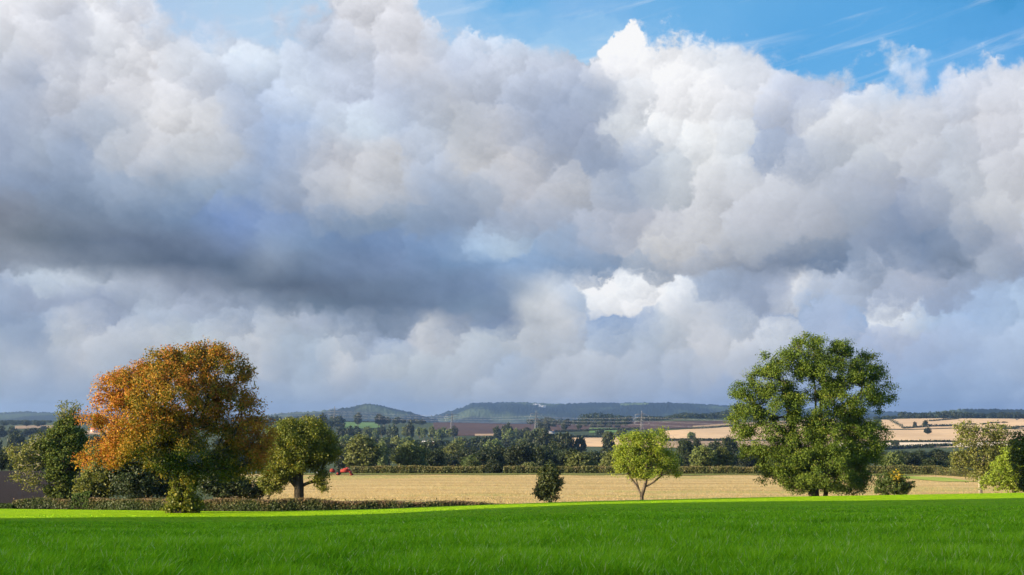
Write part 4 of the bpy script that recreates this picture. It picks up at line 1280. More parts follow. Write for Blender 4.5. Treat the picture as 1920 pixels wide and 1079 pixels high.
# ------------------------------------------------------------------ the many trees of the valley
def build_valley_trees():
    M = MATS
    P0 = Vector((0, 0, 0))

    def proto(kind, blobs, n, per, spread, size, mat, seed, th=2.2, trunk_r=0.3, shell=0.7):
        t = [[(0, 0, -0.4), (0.1, 0, th * 0.5), (0, 0.1, th), (0, 0, th + 1.6)]]
        o = make_tree(kind, P0, 'tree', 'tree', t, blobs, n, per, spread, size, M[mat], M['bark'], seed, trunk_r=trunk_r, tip_r=0.05, shell=shell, bf=0.3, seg=1.2)
        o['used'] = 0
        return o
    oak = [(0, 0, 6.2, 4.3, 4.2, 3.4, 1.2), (-2.6, 0, 4.6, 2.6, 2.8, 2.4), (2.7, .4, 4.8, 2.7, 2.6, 2.3), (0.8, -1.5, 7.8, 2.6, 2.6, 2.0), (-1.4, 1, 7.2, 2.6, 2.6, 2.2), (0.3, -2.4, 4.4, 2.8, 2, 2.3)]
    tall = [(0, 0, 7, 2.6, 2.6, 3.6, 1.2), (0.4, 0, 9.2, 1.7, 1.7, 1.8), (-1.4, 0, 5, 1.9, 2, 2.2), (1.6, .3, 5.4, 1.9, 2, 2.4), (0, -1.4, 4.2, 2, 1.6, 2.4)]
    wide = [(0, 0, 4.6, 5.2, 4, 2.8, 1.2), (-3.4, 0, 3.8, 2.6, 2.6, 2.2), (3.6, 0, 3.6, 2.6, 2.6, 2.2), (1.2, -1, 6.2, 2.8, 2.6, 1.8), (-1.6, .5, 6.0, 2.6, 2.4, 1.8), (0, -2.4, 3.2, 4, 2, 2.2)]
    bushy = [(0, 0, 3.4, 3.4, 3.2, 3.0, 1.2), (-2.0, 0, 2.4, 2.2, 2.2, 2.2), (2.1, .4, 2.6, 2.2, 2.0, 2.2), (0.5, -1.0, 5.0, 2.0, 2.0, 1.5)]
    H = {'oak': 9.8, 'tall': 11, 'wide': 8.0, 'bushy': 6.5}
    W = {'oak': 10.4, 'tall': 6.4, 'wide': 12.2, 'bushy': 8.4}
    mid = {}
    for i, (kk, bl, th) in enumerate((('oak', oak, 2.4), ('tall', tall, 2.6), ('wide', wide, 1.6), ('bushy', bushy, 0.8))):
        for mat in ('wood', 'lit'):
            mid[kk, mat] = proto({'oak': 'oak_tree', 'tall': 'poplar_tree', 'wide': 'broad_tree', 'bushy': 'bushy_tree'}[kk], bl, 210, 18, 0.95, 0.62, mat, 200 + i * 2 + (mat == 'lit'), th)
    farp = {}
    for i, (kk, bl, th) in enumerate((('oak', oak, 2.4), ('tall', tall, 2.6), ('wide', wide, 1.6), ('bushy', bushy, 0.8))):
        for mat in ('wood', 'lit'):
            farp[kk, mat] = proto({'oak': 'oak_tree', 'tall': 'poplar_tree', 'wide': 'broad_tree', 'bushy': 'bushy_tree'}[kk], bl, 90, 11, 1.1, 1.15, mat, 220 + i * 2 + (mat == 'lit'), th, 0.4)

    def place(p, px, ytop, d, kind, mat, wpx, label, group=None, sink=0.0):
        src = (mid if p == 'm' else farp)[kind, mat]
        u = ray(px, 900)[0]
        g = float(ground(u, d))
        top = ray(px, ytop)[1] * d
        h = max(2.5, top - g + sink)
        s = wpx * d / F / W[kind]
        loc = Vector((u * d, d, g - sink))
        sc = (s, s, h / H[kind])
        rz = R.uniform(0, 6.28)
        if not src['used']:
            src['used'] = 1
            src.location, src.rotation_euler, src.scale = loc, (0, 0, rz), sc
            tag(src, label, 'tree', group)
            return src
        return copy_tree(src, loc, rz, sc, label, 'tree', group)
    R = random.Random(77)
    # trees that can be told apart (px, top y, distance, width, kind, leaves, label)
    one = [
        (680, 820, 345, 82, 'oak', 'lit', 'large round green tree behind the far hedge right of the red machine'),
        (768, 831, 352, 88, 'wide', 'lit', 'broad green tree behind the far hedge right of the large round one'),
        (812, 845, 372, 52, 'oak', 'wood', 'dark green tree at the right shoulder of the broad green one'),
        (1086, 850, 335, 62, 'bushy', 'lit', 'light green dome shaped tree over the far hedge right of the dark bush'),
        (1148, 848, 350, 46, 'bushy', 'lit', 'light green tree just left of the small pale tree'),
        (992, 868, 325, 34, 'bushy', 'lit', 'small grey green bushy tree behind the far hedge gap'),
        (915, 842, 380, 62, 'oak', 'wood', 'dark green tree behind the gap in the far hedge'),
        (940, 838, 420, 56, 'oak', 'wood', 'deep green rounded tree right of the hedge gap'),
        (885, 862, 330, 34, 'bushy', 'lit', 'low light green bushy tree left of the hedge gap'),
        (1264, 850, 340, 40, 'bushy', 'lit', 'leafy green tree just right of the small pale tree'),
        (1318, 838, 350, 50, 'oak', 'lit', 'mid green round tree behind the hedge left of the large ash'),
        (1355, 840, 352, 44, 'oak', 'lit', 'mid green tree touching the left side of the large ash'),
        (1285, 826, 520, 36, 'tall', 'wood', 'upright dark tree below the sunlit stubble slope'),
        (1308, 824, 640, 24, 'oak', 'wood', 'thin crowned tree below the striped stubble slope'),
        (1340, 828, 600, 34, 'oak', 'wood', 'dark rounded tree below the stubble slope left of the large ash'),
        (1370, 820, 620, 40, 'oak', 'wood', 'dark tree half hidden by the left side of the large ash'),
        (1674, 850, 340, 42, 'bushy', 'lit', 'light green tree between the large ash and the far hedge'),
        (1750, 860, 338, 50, 'bushy', 'wood', 'dull green tree behind the far hedge at the right'),
        (1297, 811, 1620, 17, 'oak', 'lit', 'lone small tree on the striped stubble slope'),
        (1680, 825, 1420, 19, 'wide', 'wood', 'lone tree between the golden slope and the pale field'),
        (1742, 803, 1880, 16, 'oak', 'wood', 'lone round tree in the middle of the golden slope'),
        (1738, 788.5, 2060, 10, 'tall', 'wood', 'tallest of the small trees along the hedge of the golden slope'),
        (1718, 791.5, 2050, 8, 'oak', 'wood', 'small leftmost tree along the hedge of the golden slope'),
        (670, 776, 2330, 17, 'oak', 'wood', 'lone dark round tree on the green field under the pointed hill'),
        (709, 777, 2350, 16, 'tall', 'wood', 'dark tree at the right end of the green field under the pointed hill'),
        (1088, 818, 900, 25, 'wide', 'wood', 'dark tree standing against the pale stubble strip'),
        (1142, 814, 900, 28, 'oak', 'wood', 'airy dark tree right of the one against the stubble strip'),
        (575, 778, 2300, 26, 'oak', 'wood', 'hazy dark tree clump crown right of the first ridge trees'),
        (1884, 797, 1900, 14, 'oak', 'wood', 'hazy bush like tree behind the thin olive tree on the slope'),
    ]
    feet = {1297: 827, 1680: 839, 1742: 815.5, 1738: 801, 1718: 803}
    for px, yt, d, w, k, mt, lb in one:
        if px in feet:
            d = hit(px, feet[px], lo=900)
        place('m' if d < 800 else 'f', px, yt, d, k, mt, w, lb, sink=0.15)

    place('m', 929, 864, 303, 'bushy', 'wood', 42, 'small dark bushy tree standing in the gap of the far hedge')

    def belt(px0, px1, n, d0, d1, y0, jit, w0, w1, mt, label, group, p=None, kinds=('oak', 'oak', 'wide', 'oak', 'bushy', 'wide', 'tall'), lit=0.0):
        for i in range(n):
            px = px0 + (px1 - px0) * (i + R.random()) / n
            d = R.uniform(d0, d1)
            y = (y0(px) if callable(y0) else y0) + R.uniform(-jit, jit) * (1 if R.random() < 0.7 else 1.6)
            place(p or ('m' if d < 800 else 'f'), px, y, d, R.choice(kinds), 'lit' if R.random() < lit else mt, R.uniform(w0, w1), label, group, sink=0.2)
    # dark wood right behind the far hedge
    belt(835, 1075, 12, 390, 520, lambda x: 845 - 4 * math.sin(x / 30), 5, 44, 66, 'wood', 'dark green tree in the shaded wood behind the middle of the far hedge', 'shaded wood behind the far hedge', lit=0.12)
    belt(990, 1250, 12, 520, 700, lambda x: 833 if x < 1055 else 845, 4, 40, 56, 'wood', 'dark tree in the second row of the wood behind the far hedge', 'second row of the valley wood', lit=0.2)
    belt(620, 860, 12, 560, 820, lambda x: 832, 5, 40, 60, 'wood', 'dark tree in the wood above the large round green tree', 'wood above the round green trees', lit=0.2)
    belt(1240, 1400, 6, 420, 560, lambda x: 850, 4, 38, 52, 'wood', 'dark tree in the wood behind the hedge left of the large ash', 'wood left of the large ash')
    belt(1640, 1800, 9, 420, 620, lambda x: 846, 4, 34, 50, 'wood', 'dark tree in the belt below the pale field right of the large ash', 'dark belt below the pale field')
    belt(1400, 1650, 7, 420, 620, lambda x: 842, 5, 40, 56, 'wood', 'dark tree glimpsed behind the large ash', 'trees behind the large ash')
    belt(1800, 1960, 6, 400, 620, lambda x: 848, 5, 40, 56, 'wood', 'dark tree behind the thin olive tree at the right', 'trees behind the olive tree')
    belt(-40, 180, 12, 420, 640, lambda x: 836 - 0.06 * x, 8, 40, 60, 'wood', 'dark tree in the wood behind the plough at the left', 'wood behind the plough')
    belt(-40, 500, 24, 800, 1200, lambda x: 815 if x < 160 else 822, 6, 30, 46, 'wood', 'blue green tree in the wooded slope at the left', 'wooded slope at the left')
    belt(150, 520, 16, 500, 700, lambda x: 846, 6, 40, 60, 'wood', 'dark tree in the wood behind the orange chestnut', 'wood behind the chestnut')
    belt(-30, 105, 8, 296, 325, lambda x: 856, 7, 40, 60, 'wood', 'dark tree at the far side of the ploughed field at the left', 'far side of the plough', kinds=('oak', 'wide', 'bushy'))
    belt(-40, 112, 12, 1350, 1850, lambda x: 803, 4, 16, 30, 'wood', 'blue green tree below the tan field at the far left', 'trees below the left tan field')
    # wooded bottom of the middle distance
    belt(600, 1000, 26, 950, 1300, lambda x: 821 + 3 * math.sin(x / 37) + (6 if 770 < x < 845 else 0), 3, 26, 42, 'wood', 'blue green tree in the wooded valley bottom below the farm', 'wooded valley bottom', lit=0.25)
    belt(995, 1062, 6, 850, 1050, lambda x: 814, 4, 28, 44, 'wood', 'tree of the dark clump below the lattice pylons', 'clump below the pylons')
    belt(640, 860, 18, 1500, 1750, lambda x: 801 + 3 * math.sin(x / 21), 3, 14, 24, 'wood', 'hazy tree on the slope around the white farm', 'hazy trees round the farm', lit=0.5)
    belt(930, 1020, 11, 1400, 1700, lambda x: 804 + 3 * math.sin(x / 17), 4, 15, 26, 'wood', 'hazy tree in the hedgerows under the brown plough', 'hedgerow trees under the plough', lit=0.4)
    belt(1120, 1240, 8, 1560, 1800, lambda x: 806, 3, 13, 22, 'wood', 'hazy tree left of the striped stubble slope', 'hedgerow trees left of the slope', lit=0.2)
    belt(500, 640, 14, 1900, 2300, lambda x: 783, 4, 16, 26, 'wood', 'blue tree on the ridge above the round green tree', 'ridge trees above the round green tree')
    belt(715, 800, 9, 2350, 2600, lambda x: 783 + (x - 715) * 0.07, 2, 11, 18, 'wood', 'blue tree in the row below the right flank of the pointed hill', 'row below the pointed hill')
    belt(1000, 1180, 12, 1900, 2250, lambda x: 790, 3, 12, 20, 'wood', 'hazy tree along the hedges of the brown plough', 'trees along the brown plough')
    belt(0, 80, 8, 2200, 2500, lambda x: 791, 2, 14, 22, 'wood', 'blue tree of the wood on the left skyline field', 'wood on the left skyline')
    belt(1795, 1900, 7, 2050, 2100, lambda x: 796, 1.5, 10, 16, 'wood', 'tree in the hedge across the golden slope at the right', 'hedge trees on the golden slope')
    # leave no pattern tree unused at the world's origin
    for q in list(mid.values()) + list(farp.values()):
        if not q['used']:
            for ch in list(q.children):
                bpy.data.objects.remove(ch)
            bpy.data.objects.remove(q)
        else:
            del q['used']
    for o in C.objects:
        if 'used' in o:
            del o['used']

    # woods on the skyline, far enough to read as one mass
    def ridge_wood(px0, px1, d, n, ytop, w, seed, h_min=3):
        r = np.random.default_rng(seed)
        V, T, base = [], [], 0
        for i in range(n):
            px = px0 + (px1 - px0) * (i + r.random()) / n
            dd = d + r.uniform(0, 90)
            u = ray(px, 900)[0]
            g = float(ground(u, dd))
            top = ray(px, (ytop(px) if callable(ytop) else ytop) + r.uniform(-1.6, 2.2))[1] * dd
            h = max(h_min, top - g)
            ww = w * r.uniform(0.7, 1.3) * dd / F
            m = 150
            dr = unit(r.normal(size=(m, 3)))
            c = np.array([u * dd, dd, g + h * 0.52])
            p = c + dr * np.array([ww / 2, ww / 2, h * 0.48]) * r.uniform(0.75, 1.02, (m, 1))
            v, _, _ = leaf_mesh(p, unit(dr + r.normal(size=(m, 3)) * 0.4), 2.1 * r.uniform(0.7, 1.3, m), r, 0.8)
            V.append(v)
            T.append(np.repeat(r.random() * 0.5 + 0.5 * r.random(m), 4))
        V = np.concatenate(V)
        o = mesh_np('wood', V, np.arange(len(V)), np.full(len(V) // 4, 4), M['wood'], tint=np.concatenate(T))
        return tag(o, kind='stuff')
    ridge_wood(1090, 1185, 2350, 26, lambda x: 777 - 3 * math.sin((x - 1090) / 20), 16, 301)
    ridge_wood(1196, 1392, 2450, 46, lambda x: 783 - 11 * np.clip((x - 1200) / 150, 0, 1) + 2 * math.sin(x / 13), 16, 302)
    ridge_wood(1690, 1960, 2420, 60, lambda x: 773.5 + 1.5 * math.sin(x / 17), 12, 303)
    ridge_wood(-30, 90, 2550, 26, lambda x: 789, 14, 304)
    ridge_wood(1640, 1730, 2410, 14, lambda x: 781, 10, 305)
    ridge_wood(140, 200, 2300, 12, lambda x: 788, 16, 306)
    ridge_wood(990, 1100, 2500, 20, lambda x: 786 - 3 * math.sin((x - 990) / 18), 12, 307)

    # thin hedges between the far fields
    def far_hedge(pts, h, label, seed, per=0.55):
        r = np.random.default_rng(seed)
        L = []
        for (x0, y0), (x1, y1) in zip(pts, pts[1:]):
            n = max(3, int(abs(x1 - x0) * 1.2))
            for i in range(n):
                px, py = x0 + (x1 - x0) * i / n, y0 + (y1 - y0) * i / n
                d = hit(px, py, lo=700)
                L.append(on_ground(px, d))
        L = np.array(L)
        o0 = L[len(L) // 2].copy()
        m = 12
        p = np.repeat(L, m, 0) + r.normal(size=(len(L) * m, 3)) * np.array([1.6, 1.3, 0]) - o0
        p[:, 2] += r.random(len(p)) * h * (0.7 + 0.5 * np.repeat(r.random(len(L)), m))
        v, f, s = leaf_mesh(p, unit(r.normal(size=p.shape)), 1.5 * r.uniform(0.6, 1.3, len(p)), r, 0.8)
        o = mesh_np('hedge', v, f, s, M['wood'], tint=np.repeat(r.random(len(p)), 4))
        o.location = o0
        return tag(o, label, 'hedge')
    far_hedge([(1668, 787), (1700, 805)], 3, 'hedge running down the left side of the golden slope', 311)
    far_hedge([(1696, 805), (1745, 801), (1800, 800)], 3, 'hedge across the middle of the golden slope', 312)
    far_hedge([(1745, 791), (1802, 786.5)], 2.5, 'short upper hedge near the top of the golden slope', 313)
    far_hedge([(1885, 806), (1925, 802)], 3, 'hedge on the golden slope at the right border', 314)
    far_hedge([(1660, 830.5), (1790, 830)], 2.2, 'straight hedge above the pale field', 315)
    far_hedge([(1300, 805), (1340, 803.5), (1390, 797.5)], 2.6, 'hedge line over the striped stubble slope', 316)
    far_hedge([(1235, 827), (1300, 826), (1385, 827.5)], 2.0, 'thin hedge across the foot of the striped stubble slope', 317)
    far_hedge([(640, 790), (712, 790.5)], 2.5, 'hedge along the top of the green field under the pointed hill', 318)
    far_hedge([(905, 825), (1050, 823)], 3, 'hedge above the dull pasture below the pylons', 319)
    far_hedge([(1040, 821), (1240, 820)], 2.5, 'hedge along the top of the pale stubble strip', 320)
    far_hedge([(1010, 812), (1130, 808), (1200, 806)], 3, 'hedge along the lower side of the brown plough', 321)
    far_hedge([(1790, 838), (1670, 843), (1600, 844)], 3, 'rough hedge along the lower side of the pale field', 322)


def build_shelter_wood():
    """the tall wood behind the photographer's left shoulder; its evening shadow lies over the field"""
    r = np.random.default_rng(400)
    V, T = [], []
    pts = []
    for x, y in ((-50.0, 85.0), (-53, 77), (-55, 69), (-56, 61), (-57, 52), (-57, 43), (-57, 34), (-57, 25), (-57, 16), (-57, 7), (-56, -2), (-55, -11), (-53, -20), (-50, -28), (-46, -36)):
        for k in range(3):
            pts.append((x - k * 8 + r.normal() * 0.6, y - k * 2.5 + r.normal() * 0.6, 30 + r.normal() * 1.2 + k * 1.0))
    for x, y, h in pts:
        g = -2.0 - 5 * max(0, y) / 90
        m = 2600
        dr = unit(r.normal(size=(m, 3)))
        zc = g + h * 0.5
        p = np.array([x, y, zc]) + dr * np.array([6.2, 6.2, h * 0.5]) * r.uniform(0.8, 1.0, (m, 1))
        v, _, _ = leaf_mesh(p, unit(dr + r.normal(size=(m, 3)) * 0.5), 1.25, r, 0.9)
        V.append(v)
        T.append(np.repeat(r.random(m), 4))
    V = np.concatenate(V)
    tag(mesh_np('wood', V, np.arange(len(V)), np.full(len(V) // 4, 4), MATS['wood'], tint=np.concatenate(T)), kind='stuff')


def build_grass():
    r = np.random.default_rng(500)
    m = leafy('crop_blades', [(0.0, (0.035, 0.10, 0.002)), (0.5, (0.20, 0.45, 0.003)), (0.86, (0.40, 0.66, 0.01)), (1.0, (0.62, 0.68, 0.22))], 0.15, 0.12, 0.55)
    n = 1750000
    q = r.random(n)
    d0, d1 = 12.5, 150.0
    d = 1 / (1 / d0 - q * (1 / d0 - 1 / d1))
    u = r.uniform(-1, 1, n) * (0.40 + 4.5 / d)
    # drilled rows wander a little and leave thin places
    x = u * d
    _, _, de, _ = edge_of(u)
    lump = 0.5 * vnoise(x, d, 0.55, 1) + 0.3 * vnoise(x, d, 0.22, 2) + 0.35 * vnoise(x, d * 0.8, 2.6, 3) - 0.1
    band = vnoise(x * 0.35, d, 1.1, 4)
    thin = np.clip((lump - 0.5) * 3.2 + (band - 0.5) * 1.3, -1, 1)
    keep = (d < de) & (r.random(n) < np.clip(0.5 + 0.7 * thin, 0.06, 1) * np.clip(1.1 - (d - 45) / 65, 0, 1))
    d, u, x, thin = d[keep], u[keep], x[keep], thin[keep]
    n = len(d)
    far_ = np.clip((d - 30) / 60, 0, 1)
    h = (0.085 + 0.10 * r.random(n) ** 2) * (1 + d / 140) * (1 - 0.75 * far_) * (1 + 0.45 * thin * (1 - far_))
    w = 0.0030 + d * 0.00032
    g = ground(u, d)
    th = r.uniform(0, np.pi, n)
    sx, sy = np.cos(th) * w, np.sin(th) * w
    ln = r.normal(size=(n, 2)) * (0.38 + 0.45 * far_)[:, None] + np.array([0.15, 0.05])
    b = np.stack([x, d, g - 0.01], 1)
    mid = b + np.stack([ln[:, 0] * h * 0.3, ln[:, 1] * h * 0.3, h * 0.5], 1)
    tip = b + np.stack([ln[:, 0] * h, ln[:, 1] * h, h], 1)
    sd = np.stack([sx, sy, 0 * sx], 1)
    V = np.stack([b, mid + sd, tip, mid - sd], 1).reshape(-1, 3)
    f = np.arange(4 * n)
    t = np.clip(0.42 * r.random(n) + 0.46 * (0.5 + 0.5 * thin) + 0.10 * vnoise(x, d, 5.0, 6) + 0.5 * (r.random(n) > 0.945) * (1 - far_), 0, 1)
    tag(mesh_np('grass', V, f, np.full(n, 4), m, tint=np.repeat(t, 4)), kind='stuff')


def build_stubble_straw():
    """short cut straw standing in the stubble, with green volunteer seedlings"""
    r = np.random.default_rng(510)
    m = leafy('straw', [(0.0, (0.2, 0.24, 0.05)), (0.12, (0.26, 0.24, 0.07)), (0.2, (0.34, 0.235, 0.09)), (0.6, (0.44, 0.32, 0.135)), (1.0, (0.52, 0.395, 0.19))], 0.2, 0.3, 0.5)
    n = 170000
    d = 1 / r.uniform(1 / 286, 1 / 140, n)
    u = r.uniform(-0.17, 0.42, n)
    _, _, de, _ = edge_of(u)
    x = u * d
    row = np.sin(d * 2.2 + np.sin(x * 0.05) * 1.5)
    green = np.sin(x * 0.06 + 2) * np.sin(d * 0.09 + x * 0.02) + 0.5 * np.sin(x * 0.21 + d * 0.3)
    k = (d > de + 9.5) & (row + r.normal(size=n) * 0.5 > -0.3) & (u > ray(420, 900)[0])
    d, u, x, green = d[k], u[k], x[k], green[k]
    n = len(d)
    h = r.uniform(0.05, 0.12, n)
    w = r.uniform(0.010, 0.028, n)
    b = np.stack([x, d, ground(u, d) + 0.02], 1)
    th = r.uniform(-0.7, 0.7, n)
    sd = np.stack([np.cos(th) * w, np.sin(th) * w, 0 * w], 1)
    tip = b + np.stack([r.normal(size=n) * 0.06, r.normal(size=n) * 0.06, h], 1)
    V = np.stack([b - sd, b + sd, tip + sd * 0.7, tip - sd * 0.7], 1).reshape(-1, 3)
    isg = r.random(n) < np.clip(0.05 + 0.5 * (green - 0.1) * np.clip((250 - d) / 60, 0, 1), 0.02, 0.6)
    t = np.where(isg, r.random(n) * 0.13, 0.2 + 0.8 * r.random(n))
    tag(mesh_np('stubble', V, np.arange(4 * n), np.full(n, 4), m, tint=np.repeat(t, 4)), kind='stuff')

# ------------------------------------------------------------------ pylons, wires, buildings, the red machine
def build_pylons():
    steel = plain('galvanised_steel', (0.20, 0.21, 0.22), 0.6, 0.3, 0.0)
    glass = plain('insulator_glass', (0.36, 0.38, 0.4), 0.3, 0.5)
    specs = [(626, 762.0, 2150, 24, 'leftmost lattice pylon standing before the pointed hill'), (847, 773, 2050, 27, 'lattice pylon above the pale field left of the flat topped hill'),
             (1005.5, 770.5, 1850, 26, 'lattice pylon below the white scar of the flat topped hill'), (1204.5, 770.5, 1560, 31, 'nearest and largest lattice pylon behind the small pale tree')]
    ends = []
    for px, yt, d, armpx, lb in specs:
        base = on_ground(px, d)
        top = ray(px, yt)[1] * d
        h = top - base.z
        o = empty('pylon', base, lb, 'pylon', 'pylons across the valley')
        rz = 0.35
        o.rotation_euler.z = rz
        aw = armpx / 2 * d / F / math.cos(rz)
        s = Shape()
        w0, r = h * 0.085, 0.085 + 0.00003 * d

        def half(z):
            t = z / h
            return w0 * (1 - t / 0.62) + 0.9 * t / 0.62 if t < 0.62 else 0.9 * (1 - (t - 0.62) / 0.40) + 0.05
        zs = [h * q for q in (0, .17, .32, .45, .55, .62, .70, .78, .86, .93, 1.0)]
        for za, zb in zip(zs, zs[1:]):
            a, b = half(za), half(zb)
            ca = [(-a, -a, za), (a, -a, za), (a, a, za), (-a, a, za)]
            cb = [(-b, -b, zb), (b, -b, zb), (b, b, zb), (-b, b, zb)]
            for i in range(4):
                j = (i + 1) % 4
                s.bar(ca[i], cb[i], r)
                s.bar(ca[i], cb[j], r * 0.6)
                s.bar(ca[j], cb[i], r * 0.6)
                s.bar(cb[i], cb[j], r * 0.6)
        s.build('lattice_body', steel, o)
        tips = []
        for q, k in ((0.86, 0.82), (0.74, 1.0), (0.62, 0.88)):
            z = h * q
            s = Shape()
            for sx in (-1, 1):
                e = (sx * aw * k, 0, z + 0.2)
                b = half(z)
                for sy in (-1, 1):
                    s.bar((sx * b, sy * b, z), e, r * 0.8)
                    s.bar((sx * b * .8, sy * b * .8, z + h * 0.045), e, r * 0.8)
                    s.bar((sx * (b + aw * k) / 2, sy * b / 2, z + .1), (sx * b * .8, sy * b * .8, z + h * 0.045), r * 0.5)
                ins = Shape()
                for i in range(6):
                    ins.disc((e[0], 0, z - 0.1 - 0.42 * i), (0, 0, 1), 0.2, 0.16, 8)
                ins.bar((e[0], 0, z + .15), (e[0], 0, z - 2.7), 0.08)
                ins.build('insulator', glass, o)
                tips.append(Vector((e[0] * math.cos(rz), e[0] * math.sin(rz), z - 2.7)) + base)
            s.build('cross_arm', steel, o)
        ends.append((tips, Vector((0, 0, h)) + base))
    # beyond the frame to the right the line goes on
    shift = on_ground(1640, 1330) - on_ground(1204.5, 1560)
    ends.append(([p + shift for p in ends[3][0]], ends[3][1] + shift))
    ends.insert(0, ([p + (on_ground(330, 2500) - on_ground(626, 2150)) for p in ends[0][0]], ends[0][1] + (on_ground(330, 2500) - on_ground(626, 2150))))
    wire = plain('aluminium_wire', (0.30, 0.31, 0.33), 0.5, 0.4)
    side = ['near', 'far']
    lev = ['top', 'middle', 'bottom']
    for i in range(6):
        s = Shape()
        for (a, _), (b, _) in zip(ends, ends[1:]):
            p, q = a[i], b[i]
            L = (q - p).length
            pts = []
            for k in range(17):
                t = k / 16
                v = p.lerp(q, t)
                v.z -= 4 * t * (1 - t) * min(9.0, L * L * 9.0 / 360000)
                pts.append(v)
            for v, w in zip(pts, pts[1:]):
                s.bar(v, w, 0.05, 0.05, 3)
        o0 = ends[2][0][i]
        s.v = [(v[0] - o0.x, v[1] - o0.y, v[2] - o0.z) for v in s.v]
        o = s.build('power_line', wire)
        o.location = o0
        tag(o, f'{lev[i // 2]} power line strung on the {["left", "right"][i % 2]} arm ends of the pylons', 'power line', 'power lines between the pylons')


def house(px, d, w, dp, h, roof_h, label, rz, wallm, roofm, cat='house', wins=2, chim=True, name='house'):
    base = on_ground(px, d)
    o = empty(name, base, label, cat, rz=rz)
    s = Shape()
    s.box((0, 0, h / 2 - 0.3), (w, dp, h + 0.6))
    s.poly([(-w / 2, -dp / 2, h), (-w / 2, dp / 2, h), (-w / 2, 0, h + roof_h - .02), (w / 2, -dp / 2, h), (w / 2, dp / 2, h), (w / 2, 0, h + roof_h - .02)], [(0, 2, 1), (3, 4, 5)])
    s.build('wall', wallm, o)
    s = Shape()
    e = 0.35
    for sy in (-1, 1):
        a = [(-w / 2 - e, sy * (dp / 2 + e), h - 0.1), (w / 2 + e, sy * (dp / 2 + e), h - 0.1), (w / 2 + e, 0, h + roof_h), (-w / 2 - e, 0, h + roof_h)]
        b = [(x, y, z + 0.22) for x, y, z in a]
        s.poly(a + b, [(0, 1, 2, 3), (7, 6, 5, 4), (0, 4, 5, 1), (1, 5, 6, 2), (2, 6, 7, 3), (3, 7, 4, 0)])
    rf = s.build('roof', roofm, o)
    if chim:
        s = Shape()
        s.box((w * 0.32, 0, h + roof_h + 0.5), (0.9, 0.7, 1.8))
        s.build('chimney', MATS['brick'], rf)
    for i in range(wins):
        x = -w / 2 + w * (i + 0.5) / wins
        s = Shape()
        s.box((x, -dp / 2 - 0.02, h * 0.55), (1.1, 0.1, 1.3))
        s.build('window', MATS['window'], o)
    if wins:
        s = Shape()
        s.box((0.1, -dp / 2 - 0.02, 1.0), (0.95, 0.1, 2.0))
        s.build('door', MATS['door'], o)
    return o


def build_houses():
    MATS['brick'] = plain('brick', (0.25, 0.12, 0.085), 0.9, 0.1)
    MATS['window'] = plain('window_glass', (0.03, 0.04, 0.05), 0.15, 0.5)
    MATS['door'] = plain('door_paint', (0.10, 0.13, 0.16), 0.5, 0.3)
    white = plain('white_render', (0.72, 0.70, 0.66), 0.85, 0.1)
    pink = plain('pink_render', (0.62, 0.42, 0.36), 0.85, 0.1)
    slate = plain('slate', (0.16, 0.165, 0.18), 0.6, 0.3)
    tile = plain('red_tile', (0.30, 0.12, 0.08), 0.85, 0.1)
    sheet = plain('pale_roof_sheet', (0.70, 0.70, 0.68), 0.5, 0.3)
    house(735, 1780, 6.0, 5.0, 4.5, 2.0, 'small white house above the trees left of the white farm', 0.2, white, slate)
    house(796, 1760, 10, 5, 2.4, 1.4, 'long low pale shed on the slope right of the small white house', 0.1, white, sheet, 'shed', 0, False, 'shed')
    house(798, 1400, 9, 7, 4.0, 2.2, 'white farmhouse end of the farm in the valley trees', 0.5, white, sheet, 'house', 2, True)
    house(813, 1395, 7, 6, 3.2, 2.0, 'red brick farm building between the two pale farm roofs', 0.2, MATS['brick'], tile, 'farm building', 2, False, 'farm_building')
    house(823, 1400, 15, 9, 3.4, 2.0, 'pale roofed barn at the right of the valley farm', -0.1, white, sheet, 'barn', 0, False, 'barn')
    house(787, 1405, 6, 5, 2.2, 1.4, 'low white outbuilding at the left of the valley farm', 0.1, white, sheet, 'outbuilding', 0, False, 'outbuilding')
    house(1034, 1700, 7, 5, 4.2, 2.0, 'white house near the pylon under the brown plough', -0.2, white, slate)
    house(175, 1750, 9, 6, 4.2, 2.4, 'pinkish house among trees between the ivied tree and the chestnut', 0.15, pink, tile)


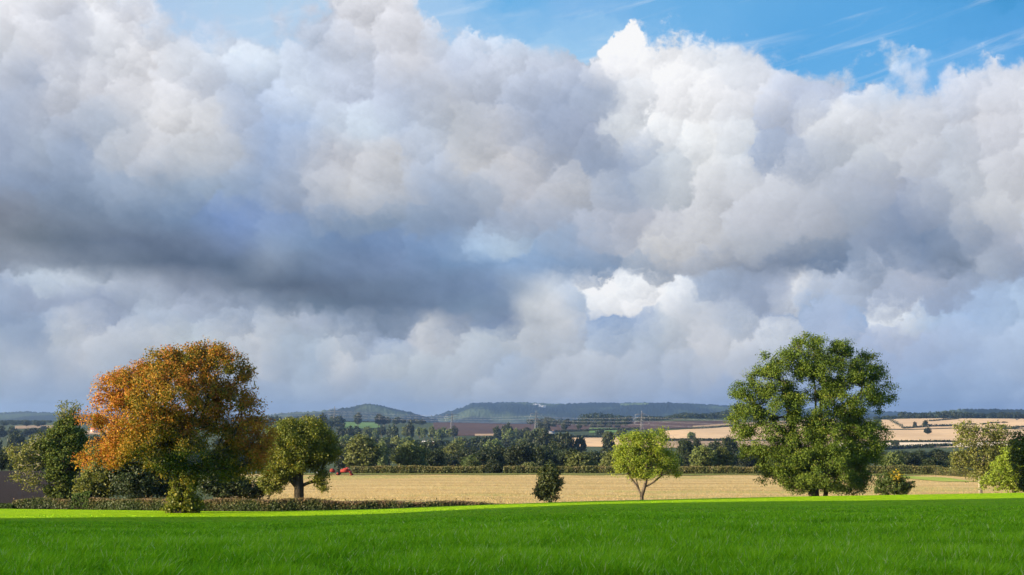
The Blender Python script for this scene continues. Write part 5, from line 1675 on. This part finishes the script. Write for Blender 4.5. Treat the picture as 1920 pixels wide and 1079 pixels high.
def build_machine():
    red = plain('red_paint', (0.22, 0.028, 0.02), 0.7, 0.15)
    dark = plain('dark_steel', (0.05, 0.055, 0.06), 0.5, 0.4)
    rub = plain('rubber', (0.02, 0.02, 0.02), 0.8, 0.2)
    grey = plain('grey_steel', (0.3, 0.31, 0.32), 0.5, 0.4)
    px, d = 640, 279.0
    base = on_ground(px, d)
    o = empty('seed_drill', base, 'red farm implement on wheels parked at the far side of the stubble field', 'farm machine')
    s = Shape()
    s.box((-1.2, -0.35, 0.62), (4.6, 0.14, 0.16))
    s.box((-1.2, 0.35, 0.62), (4.6, 0.14, 0.16))
    for x in (-3.3, -1.9, -0.5, 0.9):
        s.box((x, 0, 0.62), (0.12, 0.84, 0.12))
    s.build('chassis', dark, o)
    s = Shape()
    s.bar((-3.4, -0.3, .62), (-5.0, 0, 0.55), 0.07)
    s.bar((-3.4, 0.3, .62), (-5.0, 0, 0.55), 0.07)
    s.disc((-5.1, 0, 0.55), (0, 0, 1), 0.12, 0.06)
    s.build('drawbar', grey, o)
    s = Shape()
    s.box((0.75, 0, 0.92), (1.7, 2.0, 0.5), 0, 1.0)
    s.box((0.95, 0, 1.28), (1.3, 1.9, 0.24), 0, 0.8)
    s.box((1.2, 0, 1.48), (0.6, 1.2, 0.18), 0, 0.8)
    s.build('hopper', red, o)
    s = Shape()
    s.box((-1.75, 0, 0.98), (0.9, 1.5, 0.5), 0, 0.85)
    s.box((-1.75, 0, 1.27), (0.5, 1.0, 0.12), 0, 0.8)
    s.build('front_box', red, o)
    s = Shape()
    s.box((1.78, 0, 0.72), (0.3, 2.6, 0.34))
    for y in np.linspace(-1.2, 1.2, 7):
        s.bar((1.75, y, .7), (1.95, y, 0.12), 0.04)
        s.disc((2.0, y, 0.18), (0, 1, 0.15), 0.2, 0.03, 12)
    s.build('tine_bar', red, o)
    for x, y in ((-0.6, -0.85), (-0.6, 0.85)):
        s = Shape()
        s.disc((x, y, 0.42), (0, 1, 0), 0.42, 0.28)
        w = s.build('wheel', rub, o)
        s = Shape()
        s.disc((x, y, 0.42), (0, 1, 0), 0.22, 0.32, 12)
        s.build('rim', red, w)
    return o


def build_haze():
    m, N, out = material('haze')
    v = N.new('ShaderNodeVolumePrincipled')
    v.inputs['Color'].default_value = (0.38, 0.60, 1.0, 1)
    v.inputs['Density'].default_value = HAZE
    v.inputs['Anisotropy'].default_value = 0.6
    N.l.new(v.outputs[0], out.inputs['Volume'])
    x0, x1, y0, y1, z0, z1 = -40000, 40000, -500, 13500, -70, 130
    s = Shape()
    s.box(((x0 + x1) / 2, (y0 + y1) / 2, (z0 + z1) / 2), (x1 - x0, y1 - y0, z1 - z0))
    tag(s.build('haze', m), kind='stuff')


def render_setup():
    cy = bpy.context.scene.cycles
    cy.max_bounces = 6
    cy.diffuse_bounces = 3
    cy.glossy_bounces = 2
    cy.transmission_bounces = 4
    cy.transparent_max_bounces = 8
    cy.volume_bounces = 0
    cy.sample_clamp_indirect = 4


HAZE = 7.5e-5
build_world()
build_camera()
render_setup()
MATS = leaf_mats()
import time as _t
_t0 = _t.time()
for fn in (build_land, build_near_trees, build_valley_trees, build_shelter_wood, build_grass, build_stubble_straw, build_pylons, build_houses, build_machine, build_haze):
    fn()
    print('BUILT', fn.__name__, round(_t.time() - _t0, 1))
